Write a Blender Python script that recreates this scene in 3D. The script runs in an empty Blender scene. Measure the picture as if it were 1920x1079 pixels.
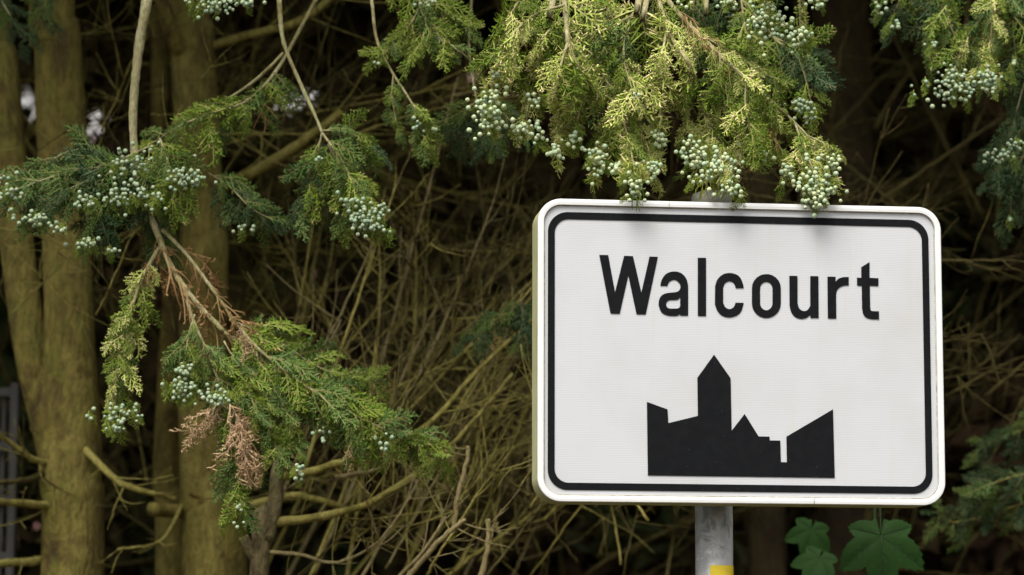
import bpy, math, random
import numpy as np
from mathutils import Vector, Matrix
from mathutils.geometry import tessellate_polygon

random.seed(7)
RNG = np.random.default_rng(11)
SC = bpy.context.scene
COL = SC.collection

# ------------------------------------------------------------------ camera
CAM_D, CAM_Z = 5.48134, 1.55
PITCH, ROLL, FOCAL = math.radians(7.9151), math.radians(0.1695), 100.0
cam_data = bpy.data.cameras.new('camera')
cam = bpy.data.objects.new('camera', cam_data)
COL.objects.link(cam)
cam_data.lens = FOCAL
cam_data.sensor_width = 36
cam_data.clip_end = 600
cp, sp = math.cos(PITCH), math.sin(PITCH)
R0, F0, U0 = Vector((1, 0, 0)), Vector((0, cp, sp)), Vector((0, -sp, cp))
RV = R0 * math.cos(ROLL) + U0 * math.sin(ROLL)
UV = U0 * math.cos(ROLL) - R0 * math.sin(ROLL)
CP = Vector((0, -CAM_D, CAM_Z))
cam.matrix_world = Matrix(((RV.x, UV.x, -F0.x, CP.x), (RV.y, UV.y, -F0.y, CP.y), (RV.z, UV.z, -F0.z, CP.z), (0, 0, 0, 1)))
SC.camera = cam
cam_data.dof.use_dof = True
cam_data.dof.focus_distance = 5.55
cam_data.dof.aperture_fstop = 2.8

# ------------------------------------------------------------------ sky, sun, exposure
SUN_EL, SUN_AZ = math.radians(58), math.radians(-22)     # azimuth: left of the viewer's back
world = bpy.data.worlds.new('World')
SC.world = world
world.use_nodes = True
wn = world.node_tree.nodes
wl = world.node_tree.links
bg = wn['Background']
sky = wn.new('ShaderNodeTexSky')
sky.sky_type = 'NISHITA'
sky.sun_disc = False
sky.sun_elevation = SUN_EL
sky.air_density, sky.dust_density, sky.ozone_density = 1.0, 4.0, 1.0
sun_dir = Vector((math.sin(SUN_AZ) * math.cos(SUN_EL), -math.cos(SUN_AZ) * math.cos(SUN_EL), math.sin(SUN_EL)))
sky.sun_rotation = math.atan2(sun_dir.x, sun_dir.y)
hs = wn.new('ShaderNodeHueSaturation')                   # thin cloud: a paler, whiter sky
hs.inputs['Saturation'].default_value = 0.12
wl.new(sky.outputs[0], hs.inputs['Color'])
wl.new(hs.outputs[0], bg.inputs[0])
bg.inputs[1].default_value = 0.15
sd = bpy.data.lights.new('sun', 'SUN')
sd.energy = 2.8
sd.angle = math.radians(34)
sd.color = (1.0, 0.955, 0.87)
sun = bpy.data.objects.new('sun', sd)
COL.objects.link(sun)
sun.location = (0, -4, 9)
sun.rotation_euler = sun_dir.to_track_quat('Z', 'Y').to_euler()
SC.view_settings.view_transform = 'Standard'
SC.view_settings.look = 'None'
SC.view_settings.exposure = 0.75
SC.view_settings.gamma = 1.0
SC.render.engine = 'CYCLES'
SC.cycles.use_denoising = True
SC.cycles.max_bounces = 6
SC.cycles.diffuse_bounces = 3
SC.cycles.glossy_bounces = 2
SC.cycles.sample_clamp_indirect = 4


# ------------------------------------------------------------------ helpers
def at(px, py, Y):
    """The world point at depth Y on the line through photograph position (px, py)."""
    k = 36.0 / FOCAL / 1920.0
    d = F0 + RV * ((px - 960) * k) + UV * ((539.5 - py) * k)
    return CP + d * ((Y - CP.y) / d.y)


def proj(P):
    P = np.asarray(P, float) - np.array(CP)
    z = P @ np.array(F0)
    k = FOCAL / 36.0 * 1920.0
    return 960 + k * (P @ np.array(RV)) / z, 539.5 - k * (P @ np.array(UV)) / z


def tag(o, label=None, cat=None, group=None, kind=None):
    if label: o['label'] = label
    if cat: o['category'] = cat
    if group: o['group'] = group
    if kind: o['kind'] = kind
    return o


def empty(name, loc, label, cat, group=None):
    o = bpy.data.objects.new(name, None)
    COL.objects.link(o)
    o.location = loc
    o.empty_display_size = 0.1
    return tag(o, label, cat, group)


class Geo:
    """Collects tubes and polygons as arrays; build() links them as one mesh object."""
    def __init__(self):
        self.v, self.f, self.c, self.n = [], [], [], 0

    def add(self, verts, faces, col=None):
        verts = np.asarray(verts, float).reshape(-1, 3)
        self.v.append(verts)
        for f in faces:
            self.f.append([i + self.n for i in f])
        if col is not None:
            self.c.append(np.broadcast_to(np.asarray(col, float), (len(verts), 3)))
        self.n += len(verts)

    def tube(self, pts, rad, sides=6, cap=True, col=None, warp=None):
        pts = np.asarray(pts, float)
        rad = np.broadcast_to(np.asarray(rad, float), (len(pts),))
        n = len(pts)
        tan = np.gradient(pts, axis=0)
        tan /= np.linalg.norm(tan, axis=1)[:, None] + 1e-12
        ref = np.array([0.31, 0.92, 0.21]) if abs(tan[0][1]) < .8 else np.array([1., 0.1, 0.2])
        a = np.cross(tan, ref)
        a /= np.linalg.norm(a, axis=1)[:, None] + 1e-12
        b = np.cross(tan, a)
        th = np.arange(sides) * 2 * np.pi / sides
        rr = rad[:, None] * np.ones(sides)[None]
        if warp is not None:
            rr = rr * warp(pts, th)
        V = pts[:, None] + rr[..., None] * (np.cos(th)[None, :, None] * a[:, None] + np.sin(th)[None, :, None] * b[:, None])
        F = []
        for i in range(n - 1):
            for j in range(sides):
                k = (j + 1) % sides
                F.append((i * sides + j, i * sides + k, (i + 1) * sides + k, (i + 1) * sides + j))
        if cap:
            F.append(tuple(range(sides))[::-1])
            F.append(tuple((n - 1) * sides + j for j in range(sides)))
        c = None
        if col is not None:
            c = np.repeat(np.asarray(col, float).reshape(-1, 3) if np.ndim(col) > 1 else np.tile(col, (n, 1)), sides, axis=0)
        self.add(V.reshape(-1, 3), F, c)

    def mesh(self, name, mat, smooth=True):
        me = bpy.data.meshes.new(name)
        V = np.concatenate(self.v) if self.v else np.zeros((0, 3))
        ln = np.array([len(f) for f in self.f], dtype=np.int32)
        idx = np.fromiter((i for f in self.f for i in f), dtype=np.int32)
        me.vertices.add(len(V))
        me.vertices.foreach_set('co', V.astype(np.float32).ravel())
        me.loops.add(len(idx))
        me.loops.foreach_set('vertex_index', idx)
        me.polygons.add(len(ln))
        st = np.zeros(len(ln), np.int32)
        st[1:] = np.cumsum(ln)[:-1]
        me.polygons.foreach_set('loop_start', st)
        me.polygons.foreach_set('loop_total', ln)
        if self.c:
            C = np.concatenate(self.c)
            at_ = me.attributes.new('tint', 'FLOAT_COLOR', 'POINT')
            at_.data.foreach_set('color', np.c_[C, np.ones(len(C))].astype(np.float32).ravel())
        me.update(calc_edges=True)
        me.validate()
        me.polygons.foreach_set('use_smooth', np.full(len(me.polygons), smooth))
        me.materials.append(mat)
        return me

    def build(self, name, mat, parent=None, smooth=True):
        o = bpy.data.objects.new(name, self.mesh(name, mat, smooth))
        COL.objects.link(o)
        if parent is not None:
            put(o, parent)
        return o


WORLD_AT = {}


def put(o, parent, M=None):
    """Parent o while it keeps its world place (M or its own basis)."""
    M = M if M is not None else o.matrix_basis.copy()
    o.parent = parent
    pw = Matrix.Identity(4)
    chain = []
    p = parent
    while p is not None:
        chain.append(p)
        p = p.parent
    for q in reversed(chain):
        pw = pw @ q.matrix_parent_inverse @ q.matrix_basis
    o.matrix_parent_inverse = Matrix.Identity(4)
    o.matrix_basis = pw.inverted() @ M


def smooth_path(pts, n=8):
    """Catmull-Rom through the points."""
    pts = [np.asarray(p, float) for p in pts]
    out = [pts[0]]
    for i in range(len(pts) - 1):
        p0, p1, p2, p3 = pts[max(i - 1, 0)], pts[i], pts[i + 1], pts[min(i + 2, len(pts) - 1)]
        for k in range(1, n + 1):
            t = k / n
            out.append(.5 * (2 * p1 + (p2 - p0) * t + (2 * p0 - 5 * p1 + 4 * p2 - p3) * t * t + (3 * p1 - p0 - 3 * p2 + p3) * t ** 3))
    return np.array(out)


def pxpath(pts, n=8):
    """[(px, py, depth), ...] -> smooth world path."""
    return smooth_path([np.array(at(*p)) for p in pts], n)


# ------------------------------------------------------------------ materials
def material(name, rough=0.7, spec=0.3):
    m = bpy.data.materials.new(name)
    m.use_nodes = True
    nt = m.node_tree
    b = nt.nodes['Principled BSDF']
    b.inputs['Roughness'].default_value = rough
    b.inputs['Specular IOR Level'].default_value = spec
    return m, nt, b


def noise(nt, scale, detail=4, rough=.55, vec=None, dist=0):
    n = nt.nodes.new('ShaderNodeTexNoise')
    n.inputs['Scale'].default_value = scale
    n.inputs['Detail'].default_value = detail
    n.inputs['Roughness'].default_value = rough
    n.inputs['Distortion'].default_value = dist
    if vec is not None:
        nt.links.new(vec, n.inputs['Vector'])
    return n.outputs['Fac']


def ramp(nt, fac, stops):
    r = nt.nodes.new('ShaderNodeValToRGB')
    e = r.color_ramp.elements
    e[0].position, e[0].color = stops[0][0], (*stops[0][1], 1)
    e[1].position, e[1].color = stops[-1][0], (*stops[-1][1], 1)
    for p, c in stops[1:-1]:
        x = e.new(p)
        x.color = (*c, 1)
    nt.links.new(fac, r.inputs[0])
    return r.outputs[0]


def mixc(nt, fac, a, b, mode='MIX'):
    m = nt.nodes.new('ShaderNodeMix')
    m.data_type = 'RGBA'
    m.blend_type = mode
    for sock, v in ((m.inputs[0], fac), (m.inputs[6], a), (m.inputs[7], b)):
        if isinstance(v, (int, float)):
            sock.default_value = v
        elif isinstance(v, tuple):
            sock.default_value = (*v, 1)
        else:
            nt.links.new(v, sock)
    return m.outputs[2]


def math_(nt, op, a, b=None):
    m = nt.nodes.new('ShaderNodeMath')
    m.operation = op
    for s, v in zip(m.inputs, (a, b)):
        if v is None: continue
        if isinstance(v, (int, float)): s.default_value = v
        else: nt.links.new(v, s)
    return m.outputs[0]


def bump(nt, b, h, strength, dist):
    n = nt.nodes.new('ShaderNodeBump')
    n.inputs['Strength'].default_value = strength
    n.inputs['Distance'].default_value = dist
    nt.links.new(h, n.inputs['Height'])
    nt.links.new(n.outputs[0], b.inputs['Normal'])


def objcoord(nt, scale=None):
    t = nt.nodes.new('ShaderNodeTexCoord')
    if scale is None:
        return t.outputs['Object']
    mp = nt.nodes.new('ShaderNodeMapping')
    mp.inputs['Scale'].default_value = scale
    nt.links.new(t.outputs['Object'], mp.inputs[0])
    return mp.outputs[0]


def foliage_mat(name, ga, gb, tip, tip_amt, wood, rough=.62):
    """tint: R runs to 1 at a branchlet's tip, G is one random value per branchlet, B is 1 on woody axes."""
    m, nt, b = material(name, rough, .1)
    a = nt.nodes.new('ShaderNodeAttribute')
    a.attribute_name = 'tint'
    s = nt.nodes.new('ShaderNodeSeparateColor')
    nt.links.new(a.outputs['Color'], s.inputs[0])
    oi = nt.nodes.new('ShaderNodeObjectInfo')
    rnd = math_(nt, 'MULTIPLY_ADD', s.outputs[1], .55)
    nt.nodes[-1].inputs[2].default_value = 0
    sel = math_(nt, 'ADD', rnd, math_(nt, 'MULTIPLY', oi.outputs['Random'], .45))
    base = mixc(nt, sel, ga, gb)
    # dry flower tips on a share of the branchlets
    r2 = math_(nt, 'FRACT', math_(nt, 'MULTIPLY', s.outputs[1], 7.31))
    has = math_(nt, 'LESS_THAN', r2, tip_amt)
    tf = math_(nt, 'MULTIPLY', math_(nt, 'SMOOTH_MIN', s.outputs[0], 1.0), has)
    tf = math_(nt, 'POWER', tf, 1.3)
    base = mixc(nt, tf, base, tip)
    base = mixc(nt, math_(nt, 'MULTIPLY', s.outputs[2], .85), base, wood)
    nt.links.new(base, b.inputs['Base Color'])
    return m


M = {}
M['fol_yellow'] = foliage_mat('sunlit_cypress', (.40, .46, .085), (.16, .24, .035), (.85, .62, .42), .45, (.42, .36, .17))  # yellow-green, with sunlight on the centre sprays put into its brightness
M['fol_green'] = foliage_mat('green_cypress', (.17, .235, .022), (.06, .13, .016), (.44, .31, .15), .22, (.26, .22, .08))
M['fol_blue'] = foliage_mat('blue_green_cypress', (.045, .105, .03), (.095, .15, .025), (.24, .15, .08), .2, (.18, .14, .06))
M['fol_dark'] = foliage_mat('shade_cypress', (.03, .07, .032), (.045, .075, .022), (.12, .08, .04), .15, (.10, .075, .035))  # darker copy of the green, shade put into the colour
M['dead_rust'] = foliage_mat('rusty_dead_cypress', (.33, .185, .075), (.21, .12, .05), (.42, .26, .12), .5, (.26, .18, .08))
M['dead_tan'] = foliage_mat('tan_dead_cypress', (.42, .27, .14), (.27, .18, .095), (.58, .43, .27), .6, (.34, .24, .16))


def bark_mat(name, a, b_, c, scale=9.0, bstr=.6):
    m, nt, b = material(name, .85, .15)
    v = objcoord(nt, (1, 1, .42))
    n1 = noise(nt, scale, 6, .65, v, .6)
    n2 = noise(nt, scale * .35, 3, .5, objcoord(nt, (1, 1, .5)))
    n3 = noise(nt, scale * 6, 4, .7, v)
    base = ramp(nt, n1, [(.38, c), (.5, a), (.62, b_)])
    patch = ramp(nt, n2, [(.42, (0, 0, 0)), (.62, (1, 1, 1))])
    base = mixc(nt, math_(nt, 'MULTIPLY', patch, .6), base, b_)
    n4 = noise(nt, scale * .8, 5, .7, objcoord(nt, (1, 1, .8)), 1.2)
    base = mixc(nt, math_(nt, 'MULTIPLY', ramp(nt, n4, [(.52, (0, 0, 0)), (.64, (1, 1, 1))]), .5), base, c)
    n5 = noise(nt, scale * 1.7, 4, .6, objcoord(nt, (1.1, 1, .7)))
    base = mixc(nt, math_(nt, 'MULTIPLY', ramp(nt, n5, [(.52, (0, 0, 0)), (.68, (1, 1, 1))]), .5), base, (a[0] * .8, a[1] * 1.15, a[2] * .8))
    base = mixc(nt, .5, base, ramp(nt, n3, [(.36, (.3, .3, .3)), (.6, (1.1, 1.1, 1.1))]), 'MULTIPLY')
    nt.links.new(base, b.inputs['Base Color'])
    cr_ = nt.nodes.new('ShaderNodeTexVoronoi')
    cr_.feature = 'DISTANCE_TO_EDGE'
    cr_.inputs['Scale'].default_value = scale * 3.0
    wv = nt.nodes.new('ShaderNodeVectorMath')
    wv.operation = 'ADD'
    nz = nt.nodes.new('ShaderNodeTexNoise')
    nz.inputs['Scale'].default_value = scale
    nt.links.new(v, nz.inputs['Vector'])
    sc_ = nt.nodes.new('ShaderNodeVectorMath')
    sc_.operation = 'SCALE'
    sc_.inputs['Scale'].default_value = 1.6 / scale
    nt.links.new(nz.outputs['Color'], sc_.inputs[0])
    nt.links.new(v, wv.inputs[0])
    nt.links.new(sc_.outputs[0], wv.inputs[1])
    nt.links.new(wv.outputs[0], cr_.inputs['Vector'])
    crack = ramp(nt, cr_.outputs['Distance'], [(.0, (0, 0, 0)), (.12, (1, 1, 1))])
    base = mixc(nt, math_(nt, 'MULTIPLY', math_(nt, 'SUBTRACT', 1.0, crack), .10), base, c)
    nt.links.new(base, b.inputs['Base Color'])
    h = math_(nt, 'ADD', math_(nt, 'ADD', n1, math_(nt, 'MULTIPLY', n3, .5)), math_(nt, 'MULTIPLY', crack, .06))
    bump(nt, b, h, bstr, .02)
    return m


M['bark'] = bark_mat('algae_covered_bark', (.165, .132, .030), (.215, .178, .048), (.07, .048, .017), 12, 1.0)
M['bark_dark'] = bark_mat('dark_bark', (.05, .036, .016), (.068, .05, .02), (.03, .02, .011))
M['limb'] = bark_mat('grey_green_limb_bark', (.25, .22, .10), (.33, .30, .17), (.15, .12, .05), 30, .4)
M['trunk_small'] = bark_mat('brown_grey_young_bark', (.15, .12, .055), (.20, .165, .085), (.07, .05, .025), 26, .8)
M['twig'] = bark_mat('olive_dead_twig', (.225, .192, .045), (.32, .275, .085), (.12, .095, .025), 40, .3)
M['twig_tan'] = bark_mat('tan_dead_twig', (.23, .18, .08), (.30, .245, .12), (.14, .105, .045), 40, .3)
M['twig_dark'] = bark_mat('shaded_brown_twig', (.066, .053, .015), (.098, .079, .024), (.036, .027, .009), 40, .3)  # brown twig with the thicket's deep shade put into its colour


def cone_mat(name, a, b_, groove):
    m, nt, b = material(name, .6, .3)
    at_ = nt.nodes.new('ShaderNodeAttribute')
    at_.attribute_name = 'tint'
    s = nt.nodes.new('ShaderNodeSeparateColor')
    nt.links.new(at_.outputs['Color'], s.inputs[0])
    oi = nt.nodes.new('ShaderNodeObjectInfo')
    base = mixc(nt, oi.outputs['Random'], a, b_)
    base = mixc(nt, s.outputs[0], groove, base)
    nt.links.new(base, b.inputs['Base Color'])
    return m


M['cone_pale'] = cone_mat('pale_seed_cone', (.44, .48, .27), (.32, .42, .27), (.09, .135, .045))
M['cone_blue'] = cone_mat('glaucous_seed_cone', (.23, .315, .205), (.32, .37, .225), (.05, .09, .04))


# ------------------------------------------------------------------ frond shapes (shared meshes)
def frond_segments(rs, L, dense, curl, sparse=1.0, droop=.25):
    """Flat fern-like cypress spray along +X in the XY plane; list of (path, r0, r1, level, rnd)."""
    segs = []

    def bend(x, y):
        return np.stack([x, y, -droop * (x * x + .6 * y * y) / L], -1)

    nx = 14
    xs = np.linspace(0, L, nx)
    ya = curl * L * np.sin(xs / L * 2.2) * .18
    segs.append((bend(xs, ya), 0.0016, .0010, 0, rs.random()))
    x, side = L * .04, 1
    step = .0078 / dense
    while x < L * .98:
        t = x / L
        prof = min(1, (t + .12) / .4) * (1 - t) ** .75 + .05
        l1 = L * .52 * prof * rs.uniform(.75, 1.15)
        y0 = np.interp(x, xs, ya)
        if rs.random() < sparse and l1 > .004:
            ang = math.radians(rs.uniform(36, 54))
            rnd1 = rs.random()
            kk = rs.uniform(-.35, .1)
            u = np.linspace(0, l1, 6)
            aa = ang + kk * u / max(l1, 1e-6)
            X = x + np.concatenate([[0], np.cumsum(np.cos(aa[1:]) * l1 / 5)])
            Y = y0 + side * np.concatenate([[0], np.cumsum(np.sin(aa[1:]) * l1 / 5)])
            segs.append((bend(X, Y), .00135, .0010, 1 if l1 > .02 else 2, rnd1))
            if l1 > .012:
                s, sd = .004, rs.choice([-1, 1])
                while s < l1 * .97:
                    q = s / l1
                    l2 = (.006 + .22 * l1 * (1 - q) ** .8 * min(1, (q + .3) / .5)) * rs.uniform(.7, 1.2)
                    if rs.random() < sparse:
                        a2 = np.interp(s, u, aa) * side + sd * math.radians(rs.uniform(34, 52))
                        px_, py_ = np.interp(s, u, X), np.interp(s, u, Y)
                        r2 = rs.random()
                        d2 = np.array([math.cos(a2), math.sin(a2)])
                        w = np.array([0, .55, 1.0]) * l2
                        segs.append((bend(px_ + d2[0] * w, py_ + d2[1] * w + rs.uniform(-.0004, .0004)), .00125, .00105, 2, r2))
                        if l2 > .011:
                            s3, sd3 = .0035, 1
                            while s3 < l2 * .9:
                                a3 = a2 + sd3 * math.radians(rs.uniform(34, 50))
                                l3 = rs.uniform(.0045, .009) * (1.1 - .4 * s3 / l2)
                                w = np.array([0, .6, 1.0]) * l3
                                segs.append((bend(px_ + d2[0] * s3 + math.cos(a3) * w, py_ + d2[1] * s3 + math.sin(a3) * w), .0012, .0010, 3, (r2 + .13 * rs.random()) % 1))
                                s3 += .0046 / dense
                                sd3 = -sd3
                    s += .0050 / dense * rs.uniform(.85, 1.2)
                    sd = -sd
        x += step * rs.uniform(.8, 1.2)
        side = -side
    return segs


def frond_mesh(name, rs, mat, L=.12, dense=1.0, curl=0., sparse=1.0, droop=.25, fat=1.0, rough_z=.0025):
    V, F, C = [], [], []
    n = 0
    for path, r0, r1, lv, rnd in frond_segments(rs, L, dense, curl, sparse, droop):
        path = path.copy()
        m = len(path)
        path[:, 2] += np.linspace(0, 1, m) * rs.normal(0, rough_z) * (1 + lv * .5)
        rad = np.linspace(r0, r1, m) * fat
        rad[-1] *= .35
        tan = np.gradient(path, axis=0)
        tan /= np.linalg.norm(tan, axis=1)[:, None] + 1e-12
        a = np.cross(tan, [0, 0, 1.])
        a /= np.linalg.norm(a, axis=1)[:, None] + 1e-12
        z = np.cross(a, tan)
        tip = np.linspace(0, 1, m) if lv >= 2 else np.linspace(0, .4, m)
        wood = {0: .9, 1: .35, 2: 0, 3: 0}[lv] * np.linspace(1, .25, m)
        for k, (ca, cz) in enumerate(((1.25, .0), (-.62, .75), (-.62, -.75))):
            V.append(path + a * (rad * ca)[:, None] + z * (rad * cz)[:, None])
            C.append(np.stack([tip, np.full(m, rnd), wood], -1))
        for i in range(m - 1):
            for k in range(3):
                k2 = (k + 1) % 3
                F.append((n + k * m + i, n + k2 * m + i, n + k2 * m + i + 1, n + k * m + i + 1))
        F.append((n + m - 1, n + 2 * m - 1, n + 3 * m - 1))
        n += 3 * m
    g = Geo()
    g.v, g.f, g.c, g.n = V, F, C, n
    return g.mesh(name, mat, False)


rs_ = np.random.default_rng(5)
FROND = [frond_mesh('spray', rs_, M['fol_green'], .12, d, c, .92, dr, 1.2, .004) for d, c, dr in
         ((1.0, .3, .2), (1.05, -.5, .45), (.95, .8, .3), (1.1, 0, .6), (1.0, -.9, .15), (.9, .5, .8), (1.05, -.3, .0), (1.0, 1.0, .5))]
CLUMPY = [frond_mesh('spray', rs_, M['fol_yellow'], .09, 1.15, c, .95, dr, 1.15, .009) for c, dr in
          ((.6, .5), (-.6, .9), (1.0, .3), (-1.0, .7), (.2, 1.1))]
DEADF = [frond_mesh('dead_spray', rs_, M['dead_rust'], .10, .85, c, .75, dr, 1.15, .006) for c, dr in
         ((1.2, .5), (-1.2, .9), (.5, 1.2), (-.6, .4))]
STRINGY = [frond_mesh('dead_spray', rs_, M['dead_rust'], .10, .6, c, .5, dr, 1.25, .004) for c, dr in
           ((1.2, .5), (-1.2, .9), (.7, .2))]


def cone_mesh():
    nu, nv = 14, 9
    k = 9
    cen = []
    for i in range(k):
        zz = 1 - 2 * (i + .5) / k
        a = i * 2.39996
        r = math.sqrt(1 - zz * zz)
        cen.append((r * math.cos(a), r * math.sin(a), zz))
    cen = np.array(cen)
    V, C = [], []
    def pt(d):
        dots = np.sort(cen @ d)[::-1]
        edge = min(1, max(0, (dots[0] - dots[1]) * 7))
        knob = max(0, (dots[0] - .965) / .035)
        V.append(d * (.86 + .12 * edge + .10 * knob))
        C.append((min(1, .1 + edge), 0, 0))
    pt(np.array([0, 0, 1.]))
    for j in range(1, nv):
        for i in range(nu):
            ph, th = math.pi * j / nv, 2 * math.pi * i / nu
            pt(np.array([math.sin(ph) * math.cos(th), math.sin(ph) * math.sin(th), math.cos(ph)]))
    pt(np.array([0, 0, -1.]))
    F = []
    for i in range(nu):
        F.append((0, 1 + i, 1 + (i + 1) % nu))
        e = 1 + (nv - 2) * nu
        F.append((e + nu, e + (i + 1) % nu, e + i))
        for j in range(nv - 2):
            p, q = 1 + j * nu + i, 1 + j * nu + (i + 1) % nu
            F.append((p, p + nu, q + nu, q))
    g = Geo()
    g.v, g.f, g.c, g.n = [np.array(V)], F, [np.array(C)], len(V)
    return g.mesh('seed_cone', M['cone_pale'])


CONE = cone_mesh()


def instance(name, mesh, mat, Mw, parent):
    o = bpy.data.objects.new(name, mesh)
    COL.objects.link(o)
    if mat is not None and mesh.materials[0] is not mat:
        o.material_slots[0].link = 'OBJECT'
        o.material_slots[0].material = mat
    put(o, parent, Mw)
    return o


def frame(X, N, origin, scale):
    X = Vector(X).normalized()
    N = Vector(N)
    Z = (N - X * N.dot(X))
    if Z.length < 1e-4:
        Z = X.orthogonal()
    Z.normalize()
    Y = Z.cross(X)
    return Matrix(((X.x * scale, Y.x * scale, Z.x * scale, origin[0]), (X.y * scale, Y.y * scale, Z.y * scale, origin[1]),
                   (X.z * scale, Y.z * scale, Z.z * scale, origin[2]), (0, 0, 0, 1)))


def dress(branch, path, n, L, mat, meshes=None, t0=.1, ang=(25, 60), g=.35, jit=.35, name='spray', depth=.02, end=True):
    """Hang n fronds of length L (metres) along a world path, alternately left and right."""
    meshes = meshes or FROND
    path = np.asarray(path)
    seg = np.r_[0, np.cumsum(np.linalg.norm(np.diff(path, axis=0), axis=1))]
    for i in range(n):
        t = t0 + (1 - t0) * (i + random.random() * .8) / n
        last = end and i == n - 1
        if last: t = 1.0
        s = t * seg[-1]
        p = Vector([np.interp(s, seg, path[:, k]) for k in range(3)])
        e = max(.02, seg[-1] * .04)
        T = Vector([np.interp(min(s + e, seg[-1]), seg, path[:, k]) - np.interp(max(s - e, 0), seg, path[:, k]) for k in range(3)]).normalized()
        view = Vector((0, -1, .1))
        S = T.cross(view).normalized() * (1 if i % 2 else -1)
        a = math.radians(random.uniform(*ang)) * (0.1 if last else 1)
        X = T * math.cos(a) + S * math.sin(a) + Vector((0, random.uniform(-.35, .2), -g * random.uniform(.5, 1.4)))
        N = view + Vector((random.gauss(0, jit), random.gauss(0, jit * .5), random.gauss(0, jit) + .2))
        if random.random() < .5: N = N + S * .5
        me = random.choice(meshes)
        ref = .09 if me in CLUMPY else .10 if (me in DEADF or me in STRINGY) else .12
        ln = L * random.uniform(.5, 1.3) * (1 - .3 * t)
        o = p + Vector((0, random.uniform(-depth, depth), 0))
        m = mat if not isinstance(mat, (list, tuple)) else random.choice(mat)
        instance(name, me, M[m], frame(X, N, o, ln / ref), branch)


def cones(branch, spots, mat, size=.0046):
    """spots: (px, py, rx, ry, depth, count), seed cones packed in little bunches."""
    for (cx, cy, rx, ry, Y, n) in spots:
        n = int(n * 1.3)
        if mat == 'cone_pale': size = .0048
        done, tries = [], 0
        while len(done) < n and tries < n * 60:
            tries += 1
            r, a = random.random() ** .6 * random.choice((.8, 1.0, 1.0, 1.15, 1.3, 1.9)), random.random() * 2 * math.pi
            p = at(cx + rx * r * math.cos(a), cy + ry * r * math.sin(a), Y + random.uniform(-.028, .012) * max(.2, 1.2 - r))
            if any((p - q).length < size * 1.5 for q in done): continue
            done.append(p)
            s = size * random.uniform(.68, 1.15)
            R = Matrix.Rotation(random.random() * 6.3, 4, 'Z') @ Matrix.Rotation(random.random() * 3, 4, 'X')
            if len(done) % 7 == 1:
                X = Vector((random.gauss(0, .6), random.uniform(-.4, .2), -1))
                instance('spray', random.choice(FROND), M['fol_green'], frame(X, Vector((random.gauss(0, .5), -1, .3)), p + Vector((0, .012, .014)), random.uniform(.025, .045) / .12), branch)
            instance('seed_cone', CONE, M[mat], Matrix.Translation(p) @ R @ Matrix.Scale(s, 4), branch)


def wander(p, d, length, n, wob, up=0.0, rs=RNG):
    """A crooked path from p along d."""
    pts = [np.array(p, float)]
    d = np.array(d, float)
    d /= np.linalg.norm(d)
    for i in range(n):
        d = d + rs.normal(0, wob, 3) + np.array([0, 0, up])
        d /= np.linalg.norm(d)
        pts.append(pts[-1] + d * length / n)
    return np.array(pts)


def twiggy(g, path, r0, r1, sides=6, twigs=8, tl=.25, tr=.0022, sub=3, up=.06, flat=.35, t0=.15, knob=True):
    """A dead branch with crooked side twigs that fork again; all one piece of wood."""
    n = len(path)
    rad = np.linspace(r0, r1, n)
    if knob: rad = rad * RNG.uniform(.93, 1.08, n)
    g.tube(path, rad, sides)
    for i in range(twigs):
        t = RNG.uniform(t0, 1)
        k = min(int(t * (n - 1)), n - 2)
        p = path[k] + (path[k + 1] - path[k]) * (t * (n - 1) - k)
        T = path[k + 1] - path[k]
        T /= np.linalg.norm(T) + 1e-9
        d = T * RNG.uniform(.3, 1.0) + RNG.normal(0, .45, 3) * np.array([1, flat, 1])
        l = tl * RNG.uniform(.35, 1.2) * (1.15 - .5 * t)
        w = wander(p, d, l, 7, .075, up)
        rr = min(tr * RNG.uniform(.5, 1.1), r0 * .7)
        g.tube(w, np.linspace(rr, rr * .38, 8) * RNG.uniform(.85, 1.2, 8), 4)
        for j in range(RNG.integers(0, sub + 1)):
            k2 = RNG.integers(1, 6)
            T2 = w[k2 + 1] - w[k2]
            T2 = T2 / (np.linalg.norm(T2) + 1e-9)
            d2 = T2 * .8 + RNG.normal(0, .6, 3) * np.array([1, flat, 1])
            w2 = wander(w[k2], d2, l * RNG.uniform(.2, .55), 5, .10, up)
            g.tube(w2, np.linspace(rr * .6, rr * .3, 6), 3)


# ------------------------------------------------------------------ the ground
def ground_mat():
    m, nt, b = material('leaf_litter_and_verge', .95, .1)
    v = objcoord(nt)
    n1, n2 = noise(nt, 2.2, 6, .6, v), noise(nt, 40, 5, .7, v)
    c = ramp(nt, n1, [(.35, (.06, .042, .022)), (.55, (.09, .07, .03)), (.7, (.07, .09, .03))])
    c = mixc(nt, .5, c, ramp(nt, n2, [(.3, (.4, .4, .4)), (.7, (1, 1, 1))]), 'MULTIPLY')
    nt.links.new(c, b.inputs['Base Color'])
    bump(nt, b, n2, .6, .03)
    return m


def ground_z(x, y):
    t = min(1, max(0, (y + .3) / 2.5))
    return .55 * t * t * (3 - 2 * t) + .03 * math.sin(x * 2.1 + y) * t


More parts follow.
